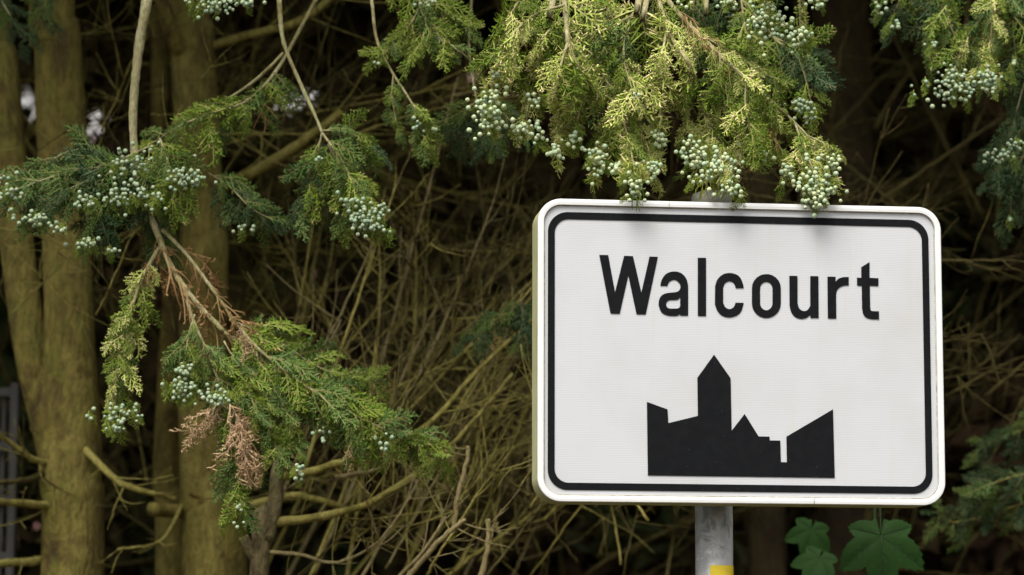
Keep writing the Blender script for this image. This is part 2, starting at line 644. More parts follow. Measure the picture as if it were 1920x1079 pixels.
g = Geo()
gx = np.r_[-200, -60, -20, np.linspace(-6, 6, 33), 20, 60, 200]
gy = np.r_[-200, -60, -20, np.linspace(-7, 7, 37), 20, 60, 300]
V = [(x, y, ground_z(x, y)) for y in gy for x in gx]
nx = len(gx)
F = [(j * nx + i, j * nx + i + 1, (j + 1) * nx + i + 1, (j + 1) * nx + i) for j in range(len(gy) - 1) for i in range(nx - 1)]
g.add(V, F)
tag(g.build('ground', ground_mat()), kind='structure')
m, nt, b = material('asphalt', .9, .2)
nt.links.new(ramp(nt, noise(nt, 120, 4, .7, objcoord(nt)), [(.3, (.04, .04, .042)), (.7, (.075, .074, .072))]), b.inputs['Base Color'])
g = Geo()
g.add([(-200, -7.9, .006), (200, -7.9, .006), (200, -3.2, .006), (-200, -3.2, .006)], [(0, 1, 2, 3)])
tag(g.build('road', m), kind='structure')

# letter and skyline outlines on the sign plane, in millimetres
GLYPH = {
    'W': [[(-279.5,185.4),(-262.1,185.5),(-248.7,113.2),(-230.7,184.7),(-213.3,184.5),(-197.1,113.4),(-180.7,184.3),(-164.3,184.1),(-188.7,70.7),(-206.7,70.6),(-222.6,146.5),(-239.5,71.2),(-257.7,71.2)]],
    'a': [[(-159.8,127.2),(-159.4,129.4),(-158.8,132.7),(-157.9,136.4),(-156.6,139.7),(-154.9,142.8),(-152.9,146.0),(-150.5,148.9),(-147.8,151.2),(-144.6,153.1),(-140.9,154.5),(-137.0,155.4),(-133.2,155.9),(-129.4,155.9),(-125.6,155.4),(-121.9,154.5),(-118.6,153.0),(-115.6,150.9),(-112.8,148.2),(-110.4,145.2),(-108.4,142.1),(-107.0,138.6),(-106.1,134.7),(-105.4,131.0),(-105.0,128.5),(-105.2,69.9),(-121.0,69.6),(-121.3,73.1),(-124.5,70.1),(-125.7,69.8),(-127.4,69.4),(-129.6,69.0),(-132.0,68.8),(-135.0,68.7),(-138.3,68.7),(-141.8,68.9),(-145.1,69.5),(-148.3,70.3),(-151.4,71.4),(-154.3,72.9),(-156.8,74.7),(-158.7,77.2),(-160.3,80.1),(-161.6,83.2),(-162.5,85.9),(-163.1,88.2),(-163.4,90.3),(-163.3,92.4),(-163.1,94.6),(-162.7,97.1),(-162.2,99.8),(-161.3,102.5),(-160.2,104.8),(-158.6,106.9),(-156.8,108.7),(-154.6,110.3),(-152.3,111.6),(-149.7,112.6),(-146.8,113.2),(-143.7,113.7),(-140.6,114.2),(-137.3,114.6),(-133.7,114.9),(-130.3,115.3),(-127.5,115.9),(-125.4,116.8),(-123.9,118.0),(-122.6,119.3),(-121.7,120.7),(-120.9,122.2),(-120.4,123.9),(-120.2,125.7),(-120.2,127.4),(-120.4,129.0),(-120.9,130.5),(-121.6,132.0),(-122.5,133.4),(-123.5,134.7),(-124.7,136.0),(-126.1,137.1),(-127.4,138.0),(-128.8,138.7),(-130.2,139.3),(-131.7,139.6),(-133.3,139.6),(-135.1,139.2),(-137.0,138.5),(-138.9,137.5),(-140.6,136.6),(-141.8,135.5),(-142.8,134.3),(-143.7,133.0),(-144.4,131.8),(-144.9,130.6),(-145.2,129.3),(-145.4,128.2),(-145.5,127.4)],[(-120.8,105.6),(-121.5,104.8),(-122.4,103.7),(-123.5,102.6),(-124.6,101.7),(-125.9,101.1),(-127.2,100.7),(-128.7,100.4),(-130.5,100.2),(-132.8,100.0),(-135.6,100.0),(-138.4,99.9),(-140.7,99.7),(-142.5,99.2),(-143.9,98.7),(-145.2,97.9),(-146.2,97.0),(-147.1,95.7),(-147.9,94.2),(-148.4,92.6),(-148.6,91.1),(-148.4,89.6),(-148.0,88.0),(-147.4,86.5),(-146.5,85.4),(-145.3,84.5),(-143.8,83.9),(-142.3,83.5),(-141.3,83.1),(-126.7,83.4),(-122.4,85.2),(-120.9,88.7)]],
    'l': [[(-85.7,184.0),(-69.3,184.1),(-69.9,69.7),(-86.3,69.7)]],
    'c': [[(4.8,126.0),(4.7,127.4),(4.4,129.4),(4.1,131.7),(3.4,134.2),(2.5,136.9),(1.4,140.0),(0.1,143.1),(-1.5,145.8),(-3.3,148.0),(-5.3,149.9),(-7.6,151.5),(-10.2,152.9),(-13.2,153.9),(-16.6,154.7),(-20.0,155.2),(-23.4,155.2),(-26.8,154.9),(-30.2,154.3),(-33.6,153.2),(-36.7,151.8),(-39.6,149.8),(-42.4,147.4),(-44.9,144.8),(-47.0,141.9),(-48.7,138.6),(-50.0,134.7),(-51.0,131.2),(-51.8,128.7),(-52.3,92.4),(-51.5,90.1),(-50.4,86.9),(-49.0,83.3),(-47.4,80.2),(-45.5,77.6),(-43.3,75.1),(-40.8,72.9),(-38.1,71.1),(-34.9,69.7),(-31.4,68.7),(-27.7,68.1),(-24.0,67.9),(-20.3,68.3),(-16.4,69.1),(-12.7,70.4),(-9.4,71.9),(-6.5,73.8),(-4.0,76.1),(-1.8,78.7),(0.1,81.7),(1.7,85.5),(2.9,90.1),(3.9,94.3),(4.6,97.2),(-11.5,97.2),(-12.1,95.6),(-12.8,93.2),(-13.8,90.7),(-15.1,88.7),(-16.8,87.1),(-18.9,85.7),(-21.2,84.6),(-23.3,84.2),(-25.5,84.4),(-27.8,85.1),(-30.0,86.3),(-31.8,87.8),(-33.3,89.9),(-34.5,92.6),(-35.5,95.2),(-36.1,97.0),(-35.9,126.1),(-35.3,127.8),(-34.4,130.3),(-33.3,132.9),(-31.8,134.9),(-29.9,136.5),(-27.6,137.7),(-25.2,138.6),(-23.0,138.9),(-20.8,138.7),(-18.5,137.9),(-16.5,136.8),(-14.8,135.3),(-13.4,133.1),(-12.4,130.3),(-11.6,127.6),(-11.0,125.7)]],
    'o': [[(21.1,126.3),(22.3,134.2),(25.7,141.4),(31.1,147.5),(38.1,151.9),(45.9,154.3),(54.1,154.5),(62.0,152.4),(68.8,148.3),(74.1,142.4),(77.4,135.2),(78.5,127.4),(78.2,97.4),(77.0,89.3),(73.5,81.8),(68.1,75.5),(61.2,70.9),(53.3,68.4),(45.2,68.3),(37.4,70.5),(30.5,74.8),(25.2,80.9),(21.9,88.3),(20.8,96.4)],[(37.3,125.8),(37.8,129.5),(39.3,132.9),(41.6,135.8),(44.6,137.8),(48.0,139.0),(51.5,139.0),(54.9,138.1),(57.8,136.1),(60.1,133.3),(61.5,130.0),(62.0,126.3),(61.7,97.7),(61.2,93.7),(59.7,90.0),(57.4,86.9),(54.4,84.7),(51.0,83.5),(47.5,83.4),(44.1,84.5),(41.2,86.6),(38.9,89.6),(37.5,93.2),(37.0,97.2)]],
    'u': [[(95.6,152.1),(111.9,152.1),(111.5,98.6),(111.9,96.9),(112.4,94.4),(113.1,91.8),(113.9,89.7),(114.9,88.1),(116.0,86.8),(117.2,85.7),(118.6,84.9),(120.0,84.1),(121.6,83.5),(123.2,83.1),(124.9,83.1),(126.6,83.3),(128.4,83.9),(130.2,84.8),(131.8,85.9),(133.3,87.7),(134.6,90.0),(135.8,92.1),(136.6,93.6),(137.3,152.4),(153.6,152.4),(153.1,70.0),(136.8,69.7),(136.6,75.7),(129.4,70.1),(127.7,69.5),(125.3,68.7),(122.5,68.0),(119.7,67.7),(116.9,67.9),(113.8,68.4),(110.7,69.3),(107.9,70.5),(105.4,72.2),(103.1,74.2),(101.0,76.6),(99.2,79.3),(97.9,82.7),(96.8,86.6),(96.1,90.3),(95.5,92.9)]],
    'r': [[(171.6,152.0),(187.9,152.0),(188.0,142.2),(193.9,148.6),(195.4,149.2),(197.4,150.0),(199.8,150.9),(202.3,151.5),(205.3,151.8),(208.8,151.9),(212.0,152.0),(214.2,152.0),(214.0,135.3),(212.6,135.3),(210.7,135.4),(208.5,135.4),(206.2,135.1),(203.8,134.6),(201.3,133.8),(198.7,132.9),(196.5,131.7),(194.6,130.2),(192.9,128.6),(191.5,126.7),(190.3,124.7),(189.5,122.3),(189.0,119.5),(188.7,116.9),(188.5,115.1),(188.2,69.5),(171.3,69.5)]],
    't': [[(256.4,182.8),(255.9,151.2),(273.7,151.0),(273.4,135.4),(256.2,135.6),(256.3,93.2),(256.5,92.0),(256.6,90.3),(256.8,88.5),(257.4,87.2),(258.3,86.4),(259.6,85.9),(260.9,85.6),(261.8,85.3),(273.7,85.5),(273.7,69.4),(260.7,69.5),(258.4,69.9),(255.2,70.4),(251.7,71.2),(248.8,72.3),(246.7,73.6),(244.9,75.2),(243.5,77.0),(242.3,79.2),(241.3,82.2),(240.7,85.8),(240.3,89.2),(240.0,91.5),(239.8,135.3),(230.6,135.4),(230.6,151.2),(239.2,151.1),(239.5,172.0)]],
    'sky': [[(-187.0,-99.1),(-146.6,-113.2),(-145.3,-139.7),(-87.4,-125.0),(-87.9,-51.1),(-54.7,-5.3),(-22.4,-50.9),(-21.2,-152.8),(4.6,-119.8),(31.7,-163.1),(53.2,-163.1),(53.7,-170.8),(74.4,-170.6),(75.1,-212.3),(86.8,-212.4),(86.5,-162.9),(179.4,-108.3),(181.2,-241.6),(-185.7,-241.1)]],
}


# ------------------------------------------------------------------ town sign
SX, SZ, SYAW = 0.447, CAM_Z + 0.637, math.radians(6.8943)
S_W, S_H, S_T = .8, .5873, .088
sign = empty('town_sign', (SX, 0, 0), 'white town sign reading Walcourt with black skyline on grey post', 'sign')
SM = Matrix.Translation((SX, 0, SZ)) @ Matrix.Rotation(SYAW, 4, 'Z')      # sign plane: x right, z up, -y towards the viewer


def rrect(w, h, r, n=10, cx=0, cz=0):
    out = []
    for (sx, sz, a0) in ((1, 1, 0), (-1, 1, 90), (-1, -1, 180), (1, -1, 270)):
        for k in range(n + 1):
            a = math.radians(a0 + 90 * k / n)
            out.append((cx + sx * (w / 2 - r) + r * math.cos(a), cz + sz * (h / 2 - r) + r * math.sin(a)))
    return out


def sheet(name, loops, y, mat, parent, thick=.0):
    g = Geo()
    flat = [p for l in loops for p in l]
    tris = tessellate_polygon([[Vector((x, z, 0)) for x, z in l] for l in loops])
    fixed = []
    for t in tris:
        (ax, az), (bx, bz), (cx_, cz_) = (flat[i] for i in t)
        cr = (bx - ax) * (cz_ - az) - (bz - az) * (cx_ - ax)
        if abs(cr) < 1e-12: continue
        fixed.append(tuple(t) if cr > 0 else tuple(t)[::-1])
    g.add([(x, y, z) for x, z in flat], fixed)
    if thick:
        o = len(flat)
        g.add([(x, y + thick, z) for x, z in flat], [])
        k = 0
        for l in loops:
            n = len(l)
            for i in range(n):
                j = (i + 1) % n
                g.f.append([k + i, k + j, o + k + j, o + k + i])
            k += n
    o = bpy.data.objects.new(name, g.mesh(name, mat, False))
    COL.objects.link(o)
    put(o, parent, SM)
    return o


# materials of the sign
m, nt, b = material('retroreflective_white_sheet', .38, .4)
tc = objcoord(nt)
vor = nt.nodes.new('ShaderNodeTexVoronoi')
vor.voronoi_dimensions = '2D'
vor.inputs['Randomness'].default_value = 0
mp = nt.nodes.new('ShaderNodeMapping')
mp.inputs['Rotation'].default_value = (math.radians(90), 0, 0)
mp.inputs['Scale'].default_value = (190, 190, 190)
nt.links.new(tc, mp.inputs[0])
sep = nt.nodes.new('ShaderNodeSeparateXYZ')
nt.links.new(tc, sep.inputs[0])
# offset rows make the honeycomb of the sheet
row = math_(nt, 'FLOOR', math_(nt, 'MULTIPLY', sep.outputs['Z'], 300.0))
off = math_(nt, 'MULTIPLY', math_(nt, 'MODULO', row, 2.0), .5)
cmb = nt.nodes.new('ShaderNodeCombineXYZ')
nt.links.new(math_(nt, 'ADD', math_(nt, 'MULTIPLY', sep.outputs['X'], 262.0), off), cmb.inputs[0])
nt.links.new(math_(nt, 'MULTIPLY', sep.outputs['Z'], 300.0), cmb.inputs[1])
nt.links.new(cmb.outputs[0], vor.inputs['Vector'])
vor.inputs['Scale'].default_value = 1.0
cell = ramp(nt, vor.outputs['Distance'], [(.18, (.33, .335, .35)), (.36, (.465, .472, .49))])
dirt = ramp(nt, noise(nt, 5, 5, .6, tc), [(.45, (1, 1, 1)), (.8, (.90, .89, .84))])
face = mixc(nt, 1.0, cell, dirt, 'MULTIPLY')
drip = noise(nt, 1.0, 4, .6, objcoord(nt, (55, 1, 2.2)))
face = mixc(nt, math_(nt, 'MULTIPLY', ramp(nt, drip, [(.56, (0, 0, 0)), (.78, (1, 1, 1))]), .35), face, (.40, .39, .31))
nt.links.new(face, b.inputs['Base Color'])
M['sheet'] = m
m, nt, b = material('white_painted_frame', .4, .4)
tc = objcoord(nt)
c = ramp(nt, noise(nt, 14, 5, .6, tc), [(.35, (.62, .62, .615)), (.75, (.57, .57, .55))])
nt.links.new(c, b.inputs['Base Color'])
M['frame'] = m
m, nt, b = material('algae_stained_white_side', .6, .3)
tc = objcoord(nt)
c = ramp(nt, noise(nt, 30, 6, .65, objcoord(nt, (1, 1, .25))), [(.3, (.30, .30, .13)), (.55, (.40, .39, .22)), (.8, (.48, .48, .36))])
nt.links.new(c, b.inputs['Base Color'])
M['side'] = m
m, nt, b = material('black_film', .65, .08)
tc = objcoord(nt)
c = ramp(nt, noise(nt, 60, 6, .7, tc), [(.4, (.0040, .0044, .0054)), (.75, (.007, .0075, .0085))])
sp_ = nt.nodes.new('ShaderNodeTexVoronoi')
sp_.inputs['Scale'].default_value = 60
nt.links.new(tc, sp_.inputs['Vector'])
c = mixc(nt, ramp(nt, sp_.outputs['Distance'], [(.035, (1, 1, 1)), (.06, (0, 0, 0))]), c, (.06, .06, .056))
nt.links.new(c, b.inputs['Base Color'])
M['black'] = m
m, nt, b = material('galvanised_steel', .48, .5)
b.inputs['Metallic'].default_value = .45
tc = objcoord(nt)
c = ramp(nt, noise(nt, 25, 6, .65, tc, .8), [(.36, (.30, .31, .31)), (.47, (.56, .565, .565)), (.55, (.46, .465, .46)), (.66, (.80, .80, .79))])
nt.links.new(c, b.inputs['Base Color'])
nt.links.new(ramp(nt, noise(nt, 60, 4, .6, tc), [(.35, (.28, .28, .28)), (.65, (.55, .55, .55))]), b.inputs['Roughness'])
M['steel'] = m
m, nt, b = material('yellow_tape', .5, .4)
nt.links.new(ramp(nt, noise(nt, 40, 4, .6, objcoord(nt)), [(.3, (.85, .66, .02)), (.75, (.72, .50, .04))]), b.inputs['Base Color'])
M['tape'] = m
m, nt, b = material('grime_line', .9, .1)
nt.links.new(ramp(nt, noise(nt, 90, 5, .7, objcoord(nt)), [(.35, (.20, .17, .10)), (.6, (.42, .40, .31)), (.8, (.62, .61, .56))]), b.inputs['Base Color'])
M['grime'] = m

panel = sheet('panel', [rrect(S_W - .018, S_H - .018, .042)], .006, M['sheet'], sign, .070)
# frame: a rounded profile swept round the panel's edge
prof = [(.0122, .0062), (.0120, .0008), (.0114, .0001), (.0062, -.0004), (.0014, 0.0001), (.0003, .0012), (0, .004), (0, S_T - .004), (.003, S_T), (.018, S_T)]
def sweep(name, prof, mat, parent, r=.046, cut=None):
    g = Geo()
    loops = []
    for inset, y in prof:
        loops.append([(x, y, z) for x, z in rrect(S_W - 2 * inset, S_H - 2 * inset, max(r - inset, .004), 28)])
    n = len(loops[0])
    V = [p for l in loops for p in l]
    F = []
    for i in range(len(loops) - 1):
        for j in range(n):
            k = (j + 1) % n
            F.append((i * n + j, i * n + k, (i + 1) * n + k, (i + 1) * n + j))
    g.add(V, F)
    o = bpy.data.objects.new(name, g.mesh(name, mat, False))
    COL.objects.link(o)
    put(o, parent, SM)
    return o
sweep('frame', prof[:7], M['frame'], sign)
sweep('frame_side', prof[6:], M['side'], sign)
sweep('grime_line', [(.0126, .0054), (.0142, .0055)], M['grime'], sign)
back = sheet('back_plate', [rrect(S_W - .03, S_H - .03, .036)], S_T - .003, M['steel'], sign)
for (jx, jz) in ((-.1426, S_H / 2), (.1386, -S_H / 2)):
    s = 1 if jz > 0 else -1
    g = Geo()
    g.add([(jx - .0007, -.0011, jz - s * .0015), (jx + .0007, -.0011, jz - s * .0015), (jx + .0007, -.0011, jz - s * .0115), (jx - .0007, -.0011, jz - s * .0115)], [(0, 1, 2, 3)])
    o = bpy.data.objects.new('frame_joint', g.mesh('frame_joint', M['grime'], False))
    COL.objects.link(o)
    put(o, sign, SM)
ow, oh, iw, ih = .7555, .539, .7285, .511
border = sheet('border_line', [rrect(ow, oh, .039, 12, -.0022, -.0013), rrect(iw, ih, .027, 12, -.0022, -.0014)], .0046, M['black'], panel)
for ch in 'Walcourt':
    o = sheet('letter', [[(x / 1000, z / 1000) for x, z in l] for l in GLYPH[ch]], .0046, M['black'], panel)
    o['label'] = 'black letter ' + ch
sheet('skyline_silhouette', [[(x / 1000, z / 1000) for x, z in l] for l in GLYPH['sky']], .0046, M['black'], panel)
# post with cap and tape
pc = at(1338.5, 946, .14)
PR = .0372
top = at(1329, 367, .14)
g = Geo()
g.tube([(pc.x, pc.y, -.3), (pc.x, pc.y, top.z - .012)], PR, 40)
post = g.build('post', M['steel'], sign)
g = Geo()
z0 = top.z
capp = [(PR + .0005, -.022), (PR + .0032, -.020), (PR + .0036, -.004), (PR + .001, .002), (PR * .72, .0065), (PR * .3, .009), (.0015, .0095)]
g.tube([(pc.x, pc.y, z0 + h) for r, h in capp], [r for r, h in capp], 40)
m, nt, b = material('grey_plastic_cap', .7, .3)
nt.links.new(ramp(nt, noise(nt, 40, 5, .7, objcoord(nt)), [(.3, (.27, .27, .25)), (.7, (.40, .40, .37))]), b.inputs['Base Color'])
g.build('post_cap', m, post)
tz = at(1350, 1060, .1).z
g = Geo()
V, F = [], []
for i in range(15):
    a = math.radians(-107 + 125 * i / 14)
    for z in (tz, tz - .09):
        V.append((pc.x + (PR + .0008) * math.cos(a), pc.y + (PR + .0008) * math.sin(a), z))
for i in range(14):
    F.append((2 * i, 2 * i + 1, 2 * i + 3, 2 * i + 2))
g.add(V, F)
g.build('yellow_tape', M['tape'], post)
for z in (SZ + .18, SZ - .18):
    g = Geo()
    g.tube([(pc.x, pc.y, z - .015), (pc.x, pc.y, z + .015)], PR + .003, 32)
    cl = g.build('clamp', M['steel'], sign)

# ------------------------------------------------------------------ trees: trunks
def trunk_geo(g, pts, rads, sides=28, lump=.03, seed=0):
    """pts: (px, py, depth) down the photo; extended to ground and skyward by the caller."""
    rs = np.random.default_rng(seed)
    path = smooth_path([np.array(p, float) for p in pts], 10)
    t = np.linspace(0, 1, len(pts))
    rad = np.interp(np.linspace(0, 1, len(path)), t, rads)
    ph = rs.random(8) * 6.28
    def warp(P, th):
        z = P[:, 2][:, None]
        w = 1 + lump * np.sin(3 * th[None] + ph[0] + z * .9) + lump * .7 * np.sin(5 * th[None] + ph[1] - z * 1.7) + lump * .4 * np.sin(9 * th[None] + ph[2] + z * 2.5)
        return w + .035 * np.sin(z * 7 + ph[3]) + .02 * np.sin(z * 17 + ph[4] + 2 * th[None])
    g.tube(path, rad, sides, True, None, warp)


def px_m(n, Y):
    """n photograph pixels at depth Y in metres."""
    return n * 36 / FOCAL / 1920 * (Y + CAM_D) * 1.005


def vert(px, py, Y, z):
    p = at(px, py, Y)
    return (p.x, Y, z)


TY1, TY2, TY4 = 1.25, 1.45, 2.9
# forked tree at the left edge
treeA = empty('cypress_tree', (at(130, 1079, TY1).x, TY1, ground_z(0, TY1)), 'forked olive-barked cypress trunk at the far left edge', 'tree', 'cypress trees behind the sign')
g = Geo()
trunk_geo(g, [vert(140, 1079, TY1, .2), at(135, 1079, TY1), at(132, 900, TY1), at(130, 740, TY1), at(128, 560, TY1), at(122, 400, TY1), at(116, 240, TY1), at(108, 60, TY1), at(100, -120, TY1), vert(90, -120, TY1, 6.0)],
          [px_m(70, TY1), px_m(58, TY1), px_m(56, TY1), px_m(53, TY1), px_m(46, TY1), px_m(46, TY1), px_m(46, TY1), px_m(44, TY1), px_m(43, TY1), px_m(26, TY1)], 30, .028, 1)
g.build('trunk', M['bark'], treeA)
g = Geo()
trunk_geo(g, [at(112, 900, TY1), at(92, 800, TY1 - .01), at(68, 700, TY1), at(48, 590, TY1), at(30, 450, TY1), at(14, 280, TY1), at(4, 120, TY1 + .02), at(-8, -100, TY1 + .05), vert(-30, -100, TY1 + .1, 5.5)],
          [px_m(26, TY1), px_m(34, TY1), px_m(35, TY1), px_m(33, TY1), px_m(33, TY1), px_m(32, TY1), px_m(31, TY1), px_m(30, TY1), px_m(18, TY1)], 26, .028, 2)
g.build('stem', M['bark'], treeA)
# second trunk
treeB = empty('cypress_tree', (at(390, 1079, TY2).x, TY2, ground_z(0, TY2)), 'cypress trunk right of the forked one, behind hanging sprays', 'tree', 'cypress trees behind the sign')
g = Geo()
trunk_geo(g, [vert(405, 1079, TY2, .2), at(402, 1079, TY2), at(388, 940, TY2), at(382, 800, TY2), at(378, 620, TY2), at(380, 440, TY2), at(368, 260, TY2), at(358, 60, TY2), at(352, -120, TY2), vert(345, -120, TY2, 6.2)],
          [px_m(72, TY2), px_m(62, TY2), px_m(52, TY2), px_m(47, TY2), px_m(45, TY2), px_m(45, TY2), px_m(44, TY2), px_m(42, TY2), px_m(41, TY2), px_m(24, TY2)], 30, .028, 3)
trk = g.build('trunk', M['bark'], treeB)
g = Geo()
Ys = TY2 + .3
trunk_geo(g, [vert(318, 1079, Ys, .3), at(318, 1079, Ys), at(312, 900, Ys), at(315, 700, Ys), at(322, 520, Ys), at(300, 300, Ys), at(296, 60, Ys), at(285, -120, Ys), vert(280, -100, Ys, 5)],
          [px_m(26, Ys), px_m(26, Ys), px_m(24, Ys), px_m(20, Ys), px_m(17, Ys), px_m(15, Ys), px_m(14, Ys), px_m(13, Ys), px_m(8, Ys)], 18, .028, 4)
g.build('stem', M['bark'], treeB)
g = Geo()
g.tube(pxpath([(345, 960, TY2), (315, 958, TY2 - .05), (284, 955, TY2 - .1)], 5), px_m(13, TY2), 12)
g.build('cut_stub', M['bark'], treeB)
# dim trunk behind the sign
treeD = empty('cypress_tree', (at(1590, 400, TY4).x, TY4, ground_z(0, TY4)), 'dim brown cypress trunk in deep shade above the sign', 'tree', 'cypress trees behind the sign')
g = Geo()
trunk_geo(g, [vert(1600, 1079, TY4, .2), at(1598, 1079, TY4), at(1592, 600, TY4), at(1588, 300, TY4), at(1580, 80, TY4), at(1574, -120, TY4), vert(1570, -120, TY4, 6.2)],
          [px_m(80, TY4), px_m(66, TY4), px_m(60, TY4), px_m(58, TY4), px_m(56, TY4), px_m(54, TY4), px_m(26, TY4)], 26, .028, 5)
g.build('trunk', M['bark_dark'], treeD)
TYG = 2.5
treeF = empty('cypress_tree', (at(1432, 400, TYG).x, TYG, ground_z(0, TYG)), 'shadowy cypress directly behind the sign, carrying the sunlit left sprays', 'tree', 'cypress trees behind the sign')
g = Geo()
trunk_geo(g, [vert(1440, 1079, TYG, .2), at(1440, 1079, TYG), at(1434, 600, TYG), at(1428, 300, TYG), at(1420, 80, TYG), at(1415, -120, TYG), vert(1410, -120, TYG, 6.0)],
          [px_m(46, TYG), px_m(36, TYG), px_m(32, TYG), px_m(30, TYG), px_m(28, TYG), px_m(27, TYG), px_m(16, TYG)], 22, .05, 15)
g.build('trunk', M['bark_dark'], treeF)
# slim trunk beyond the right edge: carries the right-hand sprays
TYE = 1.2
treeE = empty('cypress_tree', (at(2060, 700, TYE).x, TYE, ground_z(0, TYE)), 'cypress whose coned sprays hang in at the upper right corner', 'tree', 'cypress trees behind the sign')
g = Geo()
trunk_geo(g, [vert(2080, 1079, TYE, .2), at(2070, 700, TYE), at(2060, 300, TYE), at(2055, -100, TYE), vert(2050, -100, TYE, 6)],
          [px_m(60, TYE), px_m(50, TYE), px_m(46, TYE), px_m(44, TYE), px_m(20, TYE)], 24, .028, 6)
g.build('trunk', M['bark'], treeE)
# small crooked tree of dead wood
TYC = .75
treeC = empty('bare_tree', (at(485, 1079, TYC).x, TYC, ground_z(0, TYC)), 'small crooked bare tree with fan of dead twigs left of sign', 'tree')
g = Geo()
trunk_geo(g, [vert(478, 1079, TYC, .2), at(486, 1079, TYC), at(500, 1010, TYC), at(516, 940, TYC), at(522, 880, TYC), at(545, 800, TYC + .03), at(590, 700, TYC + .08), at(640, 600, TYC + .12)],
          [px_m(20, TYC), px_m(17, TYC), px_m(15, TYC), px_m(14, TYC), px_m(13, TYC), px_m(8, TYC), px_m(4, TYC), px_m(1.5, TYC)], 16, .06, 7)
g.build('trunk', M['trunk_small'], treeC)
g = Geo()
g.tube(pxpath([(488, 1062, TYC), (470, 1035, TYC - .01), (456, 1006, TYC - .02)], 5), px_m(10, TYC), 10)
g.build('cut_stub', M['trunk_small'], treeC)

# ------------------------------------------------------------------ hanging branches with sprays and cones
def branch(tree, root, stems, mat='limb', label=None):
    """root: world point on the trunk; stems: [([(px,py,Y)..], r0_px, r1_px)]; the first is joined to the root."""
    g = Geo()
    paths = []
    for i, (pts, r0, r1) in enumerate(stems):
        P = pxpath(pts, 7)
        if i == 0 and root is not None:
            a, c = np.array(root), P[0]
            up = np.array([(a[0] + c[0]) / 2, (a[1] + c[1]) / 2, max(a[2], c[2]) + .25])
            lead = smooth_path([a, up, c + (c - P[1]) * .8, c], 6)
            g.tube(lead[:-1], np.linspace(px_m(r0, 0) * 1.25, px_m(r0, 0), len(lead) - 1), 8)
        rad = np.linspace(px_m(r0, 0), px_m(r1, 0), len(P)) * RNG.uniform(.9, 1.12, len(P))
        g.tube(P, rad, 8 if r0 > 3 else 5)
        paths.append(P)
    o = g.build('branch', M[mat], tree)
    if label: o['label'] = label
    return o, paths


def top_of(px, Y, z):
    p = at(px, -100, Y)
    return (p.x, Y, z)


YC = .06      # the sprays hang just behind the sign's upper edge, their tips reach before it
rootD = top_of(1574, TY4, 4.6)
# ---- centre, left part
rootF = top_of(1415, TYG, 4.5)
b1, P = branch(treeF, rootF, [
    ([(1050, -60, .10), (1060, 20, .04), (1066, 80, 0), (1085, 130, -.02), (1122, 168, YC)], 6, 4),
    ([(1058, 10, .04), (1000, 30, .0), (950, 80, -.03), (928, 140, YC), (914, 215, YC)], 3, 1.4),
    ([(1060, 30, .04), (1012, 80, -.01), (990, 150, YC), (988, 225, YC)], 3, 1.2),
    ([(1066, 75, 0), (1048, 140, -.05), (1046, 210, YC), (1042, 275, YC)], 3, 1.2),
    ([(1070, 95, 0), (1092, 170, YC), (1084, 220, YC), (1078, 262, YC)], 3, 1.2),
    ([(1040, -40, .12), (985, -10, .08), (955, 40, .05), (960, 110, .05)], 3, 1.4),
    ([(1122, 168, YC), (1160, 205, YC), (1180, 270, .02), (1189, 318, -.035)], 3.4, 1.2),
    ([(1150, 195, YC), (1132, 250, YC - .01), (1122, 310, YC - .01)], 2.4, 1),
    ([(1160, 205, YC), (1205, 262, YC), (1224, 325, YC)], 2.4, 1),
], label='sunlit branch of drooping yellow-green sprays over the left of the sign')
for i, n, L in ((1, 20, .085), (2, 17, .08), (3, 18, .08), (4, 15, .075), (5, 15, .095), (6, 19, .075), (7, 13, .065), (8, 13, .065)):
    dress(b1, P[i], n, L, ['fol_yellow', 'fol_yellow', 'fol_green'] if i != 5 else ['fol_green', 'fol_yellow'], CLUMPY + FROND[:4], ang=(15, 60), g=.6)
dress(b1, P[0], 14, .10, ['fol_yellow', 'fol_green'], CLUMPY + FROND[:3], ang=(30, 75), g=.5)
cones(b1, [(916, 205, 26, 38, YC - .05, 52), (940, 120, 12, 10, YC - .03, 6), (985, 238, 20, 15, YC - .03, 16), (1012, 250, 10, 14, YC - .03, 9), (1005, 190, 10, 16, YC - .03, 8),
           (1042, 283, 10, 14, YC - .03, 12), (1078, 264, 11, 13, YC - .03, 9), (1122, 300, 20, 26, YC - .04, 26), (1155, 318, 20, 14, YC - .05, 16),
           (1192, 350, 13, 22, -.05, 26), (1224, 318, 14, 18, YC - .04, 15), (930, 140, 8, 8, YC - .03, 5)], 'cone_pale')
# ---- centre, right part
b2, P = branch(treeD, rootD, [
    ([(1225, -60, .12), (1238, 10, .06), (1262, 75, .02), (1292, 120, -.02), (1312, 175, YC)], 5, 3),
    ([(1312, 175, YC), (1330, 245, YC), (1346, 285, .02), (1356, 312, -.02)], 3, 1.2),
    ([(1250, 50, .03), (1240, 130, -.02), (1240, 200, YC), (1238, 255, YC)], 2.6, 1.1),
    ([(1295, 125, -.02), (1285, 200, YC), (1298, 285, YC)], 2.6, 1.1),
    ([(1235, -10, .08), (1180, 40, .06), (1170, 110, .03), (1190, 180, .0)], 3, 1.2),
    ([(1150, -50, .14), (1140, 20, .1), (1150, 90, .08), (1175, 160, .06)], 3, 1.2),
], label='sunlit branch of drooping coned sprays hanging before the post cap')
for i, n, L in ((0, 13, .085), (1, 22, .078), (2, 17, .075), (3, 15, .07)):
    dress(b2, P[i], n, L, ['fol_yellow', 'fol_yellow', 'fol_green'], CLUMPY + FROND[:4], ang=(15, 60), g=.6)
